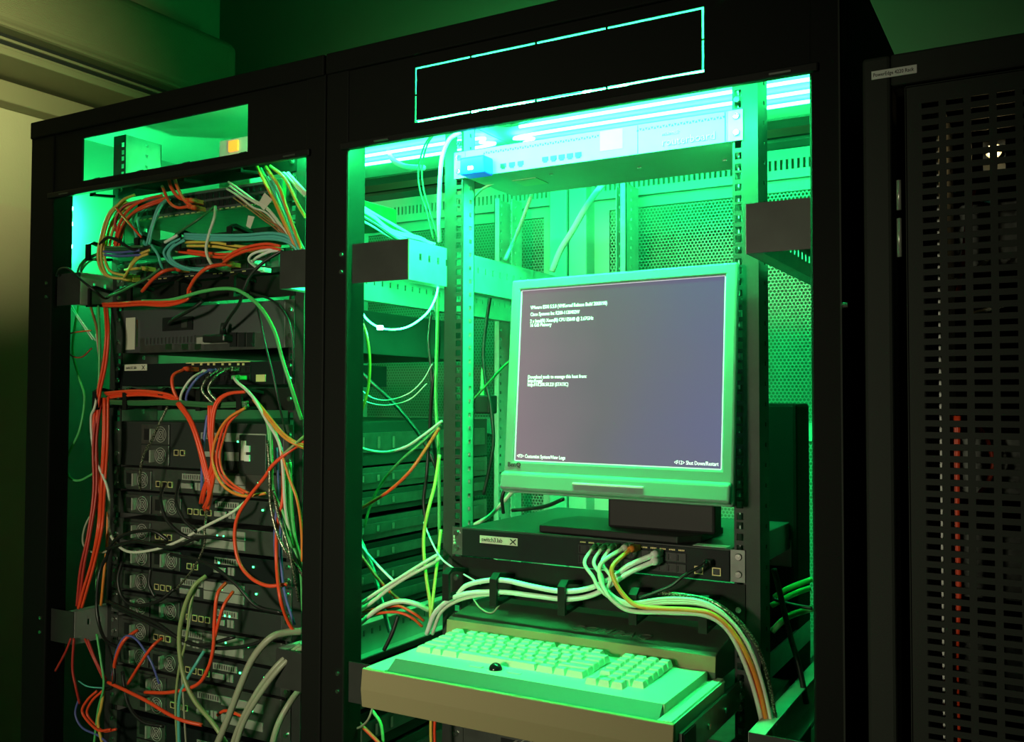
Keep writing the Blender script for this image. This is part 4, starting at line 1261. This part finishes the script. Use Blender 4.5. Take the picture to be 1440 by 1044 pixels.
# left rack: manager below the labelled switch
cable('red', 'red cable lying in the manager below the labelled switch', [(150, 557, .045), (176, 553, .032), (205, 553, .03), (236, 557, .03), (252, 566, .03)], n=4, sp=.0045)
cable('darkgreen', 'dark cable lying along the bottom of the manager below the labelled switch', [(148, 565, .045), (190, 567, .032), (240, 567, .03), (300, 570, .03), (348, 568, .035)], n=3, sp=.003)
cable('red', 'red patch cable curling up into the left end of the labelled switch', [(250, 562, .03), (243, 545, .025), (244, 528, .03), (258, 519)], r=.0034, plug='b')
for k, (xe, col, lab) in enumerate(((284, 'pale', 'pale patch cable plugged next to the red one in the labelled switch'),
                                    (292, 'blue', 'dark blue patch cable plugged into the labelled switch'),
                                    (306, 'braid', 'braided grey patch cable plugged into the labelled switch'),
                                    (315, 'braid', 'braided grey patch cable looping right in front of the labelled switch'))):
    cable(col, lab, [(xe, 522 - k), (xe - 14, 532, .03), (xe - 26 if k < 2 else xe - 22, 548, .025), (xe - 30 if k < 2 else xe - 12, 562, .03), (xe - 24 if k < 2 else xe - 2, 570, .035)], plug='a', r=.0026)
cable('pale', 'pale patch cable with a green plug at the right of the labelled switch', [(326, 531), (334, 538, .035), (346, 548, .028), (358, 562, .025), (374, 590, .025), (392, 622, .025), (398, 660, .025), (402, 720, .03), (412, 770, .04)], plug='a', plugcol='green', r=.003)
cable('red', 'red cable arcing left out of the manager to the racks middle', [(346, 552, .035), (325, 554, .03), (311, 562, .028), (303, 580, .025), (300, 618, .025), (303, 662, .03), (296, 700, .035), (291, 714, .05)], n=2, sp=.003, r=.003)
cable('red', 'red cable curving down from the left of the manager to the glowing server', [(252, 567, .03), (268, 592, .02), (280, 624, .02), (290, 662, .025), (296, 690, .03), (291, 716, .05)], n=3, sp=.0045, r=.003)
cable('red', 'red cable hanging straight down in the middle below the manager', [(296, 570, .03), (296, 610, .025), (300, 650, .025), (288, 690, .03), (284, 708, .05)], n=2, sp=.003, r=.003)
cable('blue', 'blue cable hanging between the red ones below the manager', [(292, 584, .035), (288, 612, .03), (285, 640, .03), (284, 690, .035)], r=.003)
cable('orange', 'orange cable forming a wide ring over the right hand supply', [(345, 574, .03), (320, 590, .022), (304, 616, .02), (299, 646, .02), (306, 672, .02), (322, 690, .025), (345, 698, .03), (374, 694, .04)], r=.0028)
cable('red', 'red cable forming the inner ring over the right hand supply', [(338, 578, .032), (322, 594, .026), (314, 612, .026), (308, 640, .026), (312, 664, .028), (326, 682, .03), (348, 694, .035)], n=2, sp=.003, r=.0024)
cable('red', 'red cable crossing from the right post and looping low in the middle', [(430, 620, .045), (406, 636, .028), (384, 654, .02), (372, 672, .02), (350, 700, .018), (334, 728, .018), (330, 758, .018), (336, 790, .018), (352, 812, .018), (376, 824, .02), (404, 822, .03)], r=.0034)
cable('olive', 'olive cable joining the red one at the right post', [(430, 612, .045), (416, 624, .03), (398, 640, .025), (384, 656, .03)], r=.0026)
cable('green', 'light green cable bundle falling on the right side below the manager', [(362, 570, .03), (376, 596, .025), (380, 640, .025), (382, 690, .025), (396, 720, .03), (410, 770, .035)], n=2, sp=.003, r=.003)
cable('orange', 'orange cable swinging right from the manager to the right post', [(356, 560, .03), (378, 588, .025), (398, 612, .025), (416, 624, .03), (432, 630, .045)], n=2, sp=.0025, r=.0024)
cable('orange', 'orange brown cable sweeping down the right side', [(384, 596, .03), (394, 630, .025), (406, 670, .025), (418, 704, .028), (424, 745, .035), (425, 790, .04)], r=.0026)
cable('braid', 'braided cable hanging from the manager at left of centre', [(236, 572, .03), (226, 592, .022), (214, 618, .02), (202, 640, .02), (197, 665, .02), (197, 690, .03)], r=.0026)
cable('braid', 'braided cable hanging on the right toward the right post', [(376, 620, .025), (379, 660, .02), (380, 706, .02), (388, 745, .02), (402, 776, .022), (428, 812, .04)], r=.0028)
cable('braid', 'second braided cable ending lower on the right', [(384, 690, .024), (392, 728, .02), (404, 764, .02), (413, 806, .022), (420, 846, .035)], r=.0024)
cable('braid', 'braided cable dropping from the red knot in the middle', [(291, 716, .045), (288, 742, .025), (287, 768, .022), (272, 800, .022), (245, 832, .035)], r=.0022)
cable('blue', 'blue cable running down the right side behind the braided ones', [(392, 630, .04), (394, 690, .04), (390, 760, .04), (396, 830, .04), (410, 880, .045)], n=2, sp=.003, r=.0026)
cable('red', 'red cable running down the right side', [(398, 650, .035), (398, 700, .03), (390, 740, .028), (389, 790, .028), (394, 840, .010), (404, 872, .03), (414, 890, .04)], r=.0034)
cable('green', 'green cable running down along the right rail', [(404, 650, .035), (406, 710, .035), (412, 760, .04), (424, 800, .045), (428, 860, .05)], n=2, sp=.003, r=.003)
# left rack: black loops and lower mess
for lab, pts in (('black power cord looping at the left of the lower servers', [(148, 790, .03), (158, 764, .018), (182, 750, .018), (214, 747, .02), (236, 760, .03)]),
                 ('black power cord curling below the twin fan server', [(232, 680, .05), (226, 702, .025), (234, 730, .018), (256, 752, .02), (280, 760, .03)]),
                 ('second black power cord curling below the twin fan server', [(252, 676, .05), (248, 706, .022), (258, 730, .018), (276, 748, .02)]),
                 ('black cord lying level across the lower servers', [(150, 772, .02), (190, 762, .018), (240, 770, .018), (282, 756, .02), (330, 760, .03)]),
                 ('black cord forming a loop at the lower left', [(172, 790, .03), (166, 815, .018), (172, 840, .016), (190, 852, .018), (222, 846, .02), (246, 828, .03)]),
                 ('black cord slanting across the low servers', [(150, 845, .03), (188, 862, .016), (222, 878, .016), (256, 900, .018), (300, 912, .025), (350, 908, .03), (400, 888, .04)]),
                 ('second black cord slanting across the low servers', [(158, 852, .03), (200, 872, .018), (240, 892, .018), (280, 908, .02), (330, 896, .03)]),
                 ('black cord hanging in front of the lower bracket', [(152, 780, .02), (140, 806, .0), (136, 850, -.004), (140, 880, -.004), (150, 902, .01), (170, 912, .03)]),
                 ('black cord running to the right over the low servers', [(240, 780, .03), (290, 792, .02), (330, 820, .02), (360, 852, .025), (396, 862, .03)]),
                 ('black cord hanging in the middle of the low servers', [(212, 800, .02), (210, 822, .018), (218, 840, .02)]),
                 ('black cord crossing below the lower bracket', [(172, 945, .03), (180, 990, .02), (200, 1015, .02), (230, 1022, .03)]),
                 ('black cord sagging at the bottom of the left rack', [(150, 905, .03), (160, 940, .02), (158, 966, .02), (140, 970, .03)])):
    cable('black', lab, pts, r=.0034, name='power_cable')
cable('olive', 'olive cable bowing from the low servers down to the bottom', [(290, 810, .04), (272, 826, .022), (258, 860, .016), (252, 902, .014), (258, 950, .014), (274, 986, .014), (300, 1018, .016), (322, 1052, .02)], r=.0042)
cable('olive', 'thin olive cable hanging straight to the bottom', [(282, 815, .04), (268, 850, .022), (262, 900, .018), (252, 940, .016), (247, 990, .016), (250, 1055, .02)], r=.0024)
cable('grey', 'thin grey cable hanging beside the olive one', [(272, 828, .03), (266, 880, .02), (256, 930, .02), (258, 985, .02), (262, 1055, .02)], r=.0018)
cable('teal', 'teal cable hanging below the red fork', [(287, 916, .03), (276, 934, .018), (262, 958, .018), (252, 985, .018), (252, 1055, .02)], r=.003)
cable('red', 'red cable of the fork that bends left at the bottom', [(318, 820, .04), (306, 836, .02), (302, 870, .016), (300, 912, .016), (292, 942, .016), (276, 964, .018), (240, 974, .022), (204, 974, .03)], r=.0034)
cable('red', 'red cable joining the fork from the right', [(328, 832, .04), (314, 854, .02), (304, 890, .018), (300, 908, .018)], r=.003)
cable('red', 'red cable rising from the lower left knot', [(160, 962, .03), (162, 930, .018), (174, 902, .018), (194, 886, .04)], r=.0034)
cable('red', 'shorter red cable beside the one rising from the knot', [(180, 962, .03), (196, 936, .02), (214, 910, .022), (228, 898, .04)], r=.003)
cable('red', 'red cable slanting from the lower left knot to the bottom middle', [(152, 960, .02), (178, 972, .016), (206, 986, .016), (236, 1004, .016), (258, 1014, .018), (284, 1020, .03)], r=.0034)
cable('blue', 'blue cable arching over the lower left knot', [(158, 950, .03), (164, 916, .02), (176, 896, .022), (192, 900, .022), (212, 930, .022), (224, 962, .03)], r=.0022)
cable('darkred', 'dark red cable fanning out below the lower bracket', [(100, 898, .012), (92, 918, .01), (78, 944, .01)], r=.0024)
cable('darkred', 'dark red cable hanging below the lower bracket', [(104, 898, .012), (102, 940, .01), (107, 968, .012), (112, 990, .02)], r=.0026)
cable('darkred', 'dark red cable slanting from the lower bracket to the knot', [(120, 900, .012), (132, 928, .012), (146, 956, .02)], n=2, sp=.003, r=.0024)
cable('green', 'green cable going down through the lower left knot', [(136, 892, .02), (142, 930, .015), (146, 965, .015), (138, 1000, .018), (132, 1050, .02)], r=.0024)
cable('yellow', 'yellow cable below the lower left knot', [(146, 972, .02), (142, 996, .016), (138, 1018, .018), (146, 1055, .02)], r=.003)
cable('red', 'red cable below the lower left knot', [(140, 972, .02), (126, 986, .015), (120, 1004, .016), (140, 1028, .016), (160, 1026, .02)], n=2, sp=.004, r=.0026)
cable('teal', 'thin teal wire reaching left from the knot', [(110, 958, .02), (124, 966, .012), (146, 968, .02)], r=.0014)
cable('blue', 'dark blue cable curling at the bottom left', [(112, 980, .02), (106, 1004, .015), (116, 1024, .016), (140, 1036, .02), (160, 1055, .02)], r=.0022)
cable('red', 'short red cable behind the thick pale cables', [(306, 1006, .05), (318, 1000, .045), (342, 1008, .045)], r=.003)
cable('grey', 'thick pale cable rising from the bottom to the right post', [(300, 1060, .0), (318, 1018, -.002), (338, 966, -.002), (356, 926, .0), (380, 898, .01), (402, 890, .03), (424, 888, .05)], r=.0062)
cable('grey', 'thick pale cable of the pair bending to the right post', [(326, 1060, -.004), (340, 1016, -.006), (366, 972, -.004), (396, 934, .01), (426, 908, .04)], n=2, sp=.004, r=.0046)
cable('grey', 'thick pale cable at the lower right corner of the left rack', [(380, 1060, -.004), (390, 1022, -.004), (408, 988, .01), (428, 962, .04)], r=.0055)

# ---- gap at the left of the middle rack
cable('orange', 'orange cable bowing beside the post of the middle rack', [(502, 440, .10), (514, 466, .10), (520, 505, .10), (518, 545, .10), (510, 575, .10), (500, 598, .12)], r=.0026)
cable('black', 'thick black cable hanging behind the left rail bracket', [(617, 392, .16), (613, 430, .16), (617, 462, .16), (616, 500, .16), (608, 545, .16), (604, 610, .17), (600, 670, .17), (596, 705, .17), (600, 742, .17)], r=.0034)
cable('black', 'second black cable hanging parallel behind the bracket', [(606, 440, .19), (603, 480, .19), (607, 530, .19), (606, 590, .19), (612, 640, .19), (616, 680, .2)], r=.003)
cable('black', 'black cable slanting down from the post toward the rail', [(496, 512, .20), (524, 540, .22), (552, 566, .22), (578, 596, .22), (600, 628, .22), (616, 664, .22)], r=.0038)
cable('white', 'thin white wire sagging in the gap by the post', [(498, 538, .15), (520, 558, .15), (545, 563, .15), (574, 554, .15), (594, 536, .15), (608, 512, .15)], r=.0011)
cable('white', 'lower thin white wire sagging in the gap by the post', [(498, 556, .16), (520, 567, .16), (545, 570, .16), (576, 562, .16), (600, 540, .16)], r=.0011)
cable('pale', 'pale cable swinging from the post up to the rail', [(498, 626, .14), (520, 634, .14), (545, 636, .14), (572, 628, .14), (596, 612, .14), (622, 592, .15)], r=.0026)
cable('red', 'red brown cable rising diagonally across the gap', [(496, 722, .10), (520, 708, .10), (548, 690, .10), (575, 665, .10), (596, 636, .11), (618, 602, .13)], r=.003)
cable('darkgreen', 'dark green cable rising diagonally beside the red brown one', [(512, 742, .12), (522, 708, .12), (540, 675, .12), (566, 646, .12), (594, 622, .13), (620, 598, .14)], r=.0026)
cable('green', 'green cable running straight down beside the left rail', [(616, 400, .15), (615, 470, .15), (613, 560, .15), (617, 640, .15), (618, 760, .15)], r=.003)
cable('lime', 'yellow green cable winding down beside the left rail', [(618, 640, .12), (612, 680, .11), (603, 715, .10), (597, 745, .10), (596, 775, .10), (600, 815, .10), (605, 850, .10), (606, 880, .10)], r=.0030)
cable('lime', 'dull yellow cable on the right of the yellow green one', [(620, 745, .12), (615, 790, .11), (611, 825, .105), (607, 860, .10)], r=.0028)
cable('white', 'white wire arching from above to the left cable ring', [(596, 735, .13), (606, 760, .11), (620, 785, .09), (638, 800, .085)], r=.0016)
cable('darkgreen', 'thin twin wire hanging from the roof beside the left rail', [(612, 186, .20), (598, 206, .18), (591, 238, .17), (594, 268, .17), (603, 296, .17), (612, 335, .17)], n=2, sp=.004, r=.0016, name='wire')
cable('white', 'white cable bowing over the top end of the left rail', [(648, 186, .095), (632, 196, .09), (622, 220, .09), (619, 250, .095), (617, 300, .12), (618, 340, .15)], r=.0036)
cable('white', 'loose white cable lying along the roof of the middle rack', [(545, 205, .52), (552, 224, .50), (570, 234, .48), (596, 236, .46)], r=.006)
cable('white', 'pale cable fanning in through the gap over the upper bracket', [(490, 290, .12), (520, 308, .16), (552, 326, .20), (590, 342, .24), (612, 352, .26)], n=6, sp=.010, r=.0026)
cable('black', 'black cable crossing over the pale fan at the upper bracket', [(490, 296, .10), (524, 314, .13), (560, 338, .15), (592, 352, .18)], r=.003)
cable('white', 'white lead curving down from the post to the tied green bundle', [(500, 742, .10), (506, 762, .09), (516, 778, .085), (532, 796, .085), (556, 820, .09)], r=.0022)
cable('teal', 'teal bundle lead hanging low in the gap', [(502, 748, .12), (512, 772, .12), (524, 800, .12), (532, 826, .12), (540, 856, .12), (550, 890, .13)], n=2, sp=.003, r=.0026)
cable('red', 'red brown cable slanting low in the gap', [(500, 772, .10), (514, 790, .10), (530, 812, .10), (548, 832, .11), (564, 846, .12)], r=.0028)
cable('pale', 'light green cable of the straight trio rising to the rail', [(490, 866, .06), (520, 846, .065), (560, 818, .075), (600, 794, .085), (616, 784, .095)], n=3, sp=.0055, r=.0030)
cable('pale', 'thick light green cable arching over the low gap', [(490, 892, .05), (512, 872, .06), (536, 854, .065), (562, 846, .07), (586, 850, .08), (602, 858, .10)], r=.0042)
cable('red', 'red cable arching under the thick light green one', [(510, 864, .07), (536, 858, .075), (560, 857, .08), (582, 866, .085), (596, 878, .10)], n=2, sp=.004, r=.0024)
cable('black', 'black cable leaning upright low in the gap', [(560, 866, .09), (552, 890, .085), (540, 915, .08)], r=.0034)
cable('green', 'green cable dropping below the drawer at the left', [(524, 1000, .06), (536, 1020, .06), (540, 1056, .06)], r=.0028)
cable('yellow', 'yellow cable hanging below the drawer', [(607, 1000, .06), (606, 1025, .06), (607, 1058, .06)], r=.0026)
cable('red', 'red cable hanging below the drawer beside the yellow one', [(613, 1000, .065), (611, 1028, .065), (612, 1058, .065)], r=.0026)
cable('red', 'red cable slanting at the lower left corner of the middle rack', [(500, 1012, .05), (514, 1026, .05), (532, 1044, .05), (545, 1058, .05)], r=.0032)
cable('grey', 'grey cord hooked under the left end of the drawer', [(524, 996, .0), (518, 1012, .0), (508, 1022, .02), (498, 1026, .05)], r=.0018)

# ---- middle rack, around the lower switch
YC = 0.075
cable('white', 'upper white cable running along the manager under the monitor', [(644, 836, YC), (656, 824, YC), (684, 817, .07), (712, 817, .07), (748, 825, .07), (790, 832, .07), (828, 828, .07), (862, 812, .07), (884, 796, .075), (905, 786)], r=.0040, plug='b', plug_y=YF)
cable('white', 'lower white cable running along the manager under the monitor', [(600, 892, .10), (612, 862, .09), (636, 842, .075), (664, 834, .07), (706, 833, .07), (750, 838, .07), (798, 843, .07), (836, 836, .07), (868, 816, .07), (888, 804, .075), (905, 796)], r=.0040, plug='b', plug_y=YF)
cable('pale', 'pale cable beside the lower white one at the left ring', [(608, 892, .10), (620, 862, .09), (642, 846, .078), (672, 838, .075), (702, 836, .075)], r=.003)
for k, (sx_, lab) in enumerate(((818, 'leftmost pale patch cable of the row in the switch under the monitor'),
                                (831, 'second pale patch cable of the row in the switch under the monitor'),
                                (843, 'third pale patch cable of the row in the switch under the monitor'))):
    cable('pale', lab, [(sx_, 776), (sx_ + 4, 792, .07), (sx_ + 16, 812, .065), (846 + k * 5, 832, .062), (884, 852 - k * 2, .058), (940, 848 - k * 3, .056), (992, 852 - k * 2, .056), (1030, 876, .06), (1058, 920, .065), (1078, 985, .075), (1092, 1060, .085)],
          plug='a', plug_y=YF, plugcol='darkgreen', r=.0028)
cable('pale', 'pale green patch cable bowing down from the switch under the monitor', [(862, 776), (848, 790, .06), (843, 806, .055), (850, 830, .052), (868, 850, .052), (890, 860, .054), (940, 862, .055), (992, 866, .056), (1024, 888, .06), (1050, 940, .065), (1068, 1000, .075), (1078, 1060, .085)],
      plug='a', plug_y=YF, r=.0032)
cable('orange', 'orange patch cable leaving the switch under the monitor', [(872, 778), (862, 796, .055), (863, 814, .05), (876, 836, .05), (896, 852, .052), (930, 856, .052), (970, 858, .052), (1002, 864, .054), (1030, 888, .058), (1054, 930, .062), (1072, 985, .072), (1084, 1060, .085)],
      plug='a', plug_y=YF, r=.0034)
cable('red', 'red cable in the bundle falling past the right end of the drawer', [(996, 860, .06), (1022, 880, .062), (1048, 922, .066), (1066, 975, .076), (1080, 1060, .088)], n=2, sp=.003, r=.0030)
cable('braid', 'braided dark cable leaving the right ring and falling behind the bundle', [(932, 834, .07), (965, 838, .065), (996, 846, .06), (1028, 868, .062), (1056, 904, .068), (1074, 955, .078), (1084, 1010, .085)], n=2, sp=.005, r=.0028)
cable('black', 'black cable plugged into the right end of the switch under the monitor', [(978, 800), (962, 810, .075), (944, 824, .07), (920, 834, .066), (898, 842, .064)], plug='a', plug_y=YF, r=.0024)
cable('white', 'thin white wire crossing behind the rings under the monitor', [(652, 808, .10), (664, 815, .095), (676, 822, .09)], r=.0014)
cable('grey', 'grey green loop hanging behind the left ring under the monitor', [(664, 840, .10), (676, 856, .10), (692, 862, .10), (706, 846, .10)], r=.0014)

# ---- behind the monitor
cable('white', 'thick white cable slanting behind the router toward the monitor top', [(866, 232, .50), (848, 258, .48), (826, 288, .46), (804, 326, .44), (788, 352, .43), (776, 382, .42)], r=.0062)
cable('pale', 'pale cable slanting from under the router sticker to the left bar', [(760, 245, .30), (750, 268, .30), (738, 300, .30), (724, 336, .30), (710, 366, .30)], r=.0036)
cable('pale', 'short pale cable reaching from the left rail up to the router', [(660, 286, .18), (676, 268, .18), (694, 258, .18), (712, 254, .18)], r=.0022)
cable('black', 'black cable hanging with an adapter behind the left rail', [(692, 404, .32), (686, 440, .32), (680, 490, .32), (682, 530, .32), (690, 570, .32), (694, 620, .32), (688, 660, .32), (680, 696, .32)], r=.0034)
ad = thing('power_adapter', 'small dark adapter block hanging behind the left rail', 'adapter', tuple(P(681, 582, 0.34)))
a, b = P(671, 570, .34), P(692, 570, .34)
MB().box(a.x, b.x, .33, .36, P(681, 582, .34).z, P(681, 556, .34).z).build('housing', 'monback', ad, bevel=.003)
MB().cyl((a.x + .008, .345, P(681, 556, .34).z), (0, 0, 1), .004, .05, 8, .002).build('strain_relief', CAB['green'], ad)
cable('darkgreen', 'dark green cable crossing toward the monitor behind the left rail', [(662, 566, .26), (684, 542, .26), (708, 516, .26), (724, 502, .26)], r=.0024)
cable('pale', 'pale cable rising to the lower corner of the monitor', [(664, 740, .24), (688, 726, .24), (706, 708, .23), (722, 690, .22)], r=.0036)
cable('black', 'black monitor cable lying on the switch behind the stand', [(720, 718, .22), (742, 716, .22), (768, 712, .21), (792, 702, .20)], r=.0034)
cable('black', 'black cable hanging at the lower corner of the monitor', [(709, 690, .17), (706, 702, .17), (708, 722, .18)], r=.003)
# ---- right side of the middle rack
cable('green', 'green cable lying over the low bracket at the right', [(1088, 846, .34), (1104, 836, .34), (1120, 828, .34), (1142, 820, .34)], n=2, sp=.006, r=.0044)
cable('green', 'lower green cable curving toward the right post', [(1086, 888, .30), (1098, 876, .30), (1112, 866, .30), (1142, 856, .30)], r=.005)
cable('black', 'black cable leaning down behind the right rail', [(1088, 800, .26), (1098, 840, .26), (1110, 890, .25), (1124, 940, .24), (1134, 990, .24)], r=.0044)
cable('black', 'black cable level behind the right rail', [(1086, 842, .28), (1110, 850, .28), (1142, 856, .28)], r=.003)

# ---- inside the right rack
for k in range(5):
    cable('red', ('leftmost', 'second', 'middle', 'fourth', 'rightmost')[k] + ' red cable in the upright bundle behind the slotted door', [(1337 + k * 2.5, 585, .010), (1334 + k * 3, 660, .010), (1338 + k * 2, 740, .010), (1336 + k * 3, 840, .010), (1334 + k * 2.6, 930, .010), (1340 + k * 2, 1060, .010)], r=.0034,
          group='red bundle behind the slotted door')
for lab, col, pts in (('short red cable slanting at the upper part of the slotted door', 'red', [(1338, 420, .2), (1350, 398, .2), (1362, 300, .2), (1372, 258, .2)]),
                      ('grey cable slanting in the middle of the slotted door', 'grey', [(1334, 400, .2), (1370, 380, .2), (1400, 355, .2)]),
                      ('pale cable lying level behind the slotted door', 'pale', [(1334, 452, .2), (1372, 440, .2), (1430, 425, .2)]),
                      ('red cable curving right behind the slotted door', 'red', [(1364, 585, .2), (1388, 620, .2), (1396, 660, .2), (1374, 700, .2), (1350, 720, .2)]),
                      ('teal cable behind the upper rows of the slotted door', 'teal', [(1330, 262, .2), (1360, 275, .2), (1400, 285, .2)]),
                      ('orange cable behind the lowest rows of the slotted door', 'orange', [(1340, 960, .16), (1344, 1000, .16), (1340, 1060, .16)])):
    cable(col, lab, pts, r=.0032)
rear_server('server in the upper part of the right rack behind the slotted door', 1.147, 0.28, 1.30, 0.088, 51, 'steel_dk', 0.5)
rear_server('server in the lower part of the right rack behind the slotted door', 1.147, 0.28, 1.16, 0.088, 52, 'steel_dk', 0.5)
rear_server('lowest server of the right rack behind the slotted door', 1.147, 0.28, 1.02, 0.088, 53, 'steel_dk', 0.5)
rear_server('topmost server of the right rack behind the slotted door', 1.147, 0.28, 1.62, 0.088, 54, 'steel_dk', 0.5)
yl = thing('indicator_lamp', 'small glowing yellow lamp behind the slotted door', 'lamp', tuple(P(1397, 214, 0.06)))
c = P(1397, 211, .055)
MB().cyl((c.x, .06, c.z), (0, -1, 0), .0065, .008, 12).build('lens', 'yellowled', yl)
MB().cyl((c.x, .072, c.z), (0, -1, 0), .009, .012, 12).build('socket', 'steel', yl)
MB().box(c.x - .012, c.x + .012, .072, .076, c.z - .02, c.z + .02).build('bracket', 'steel_dk', yl)
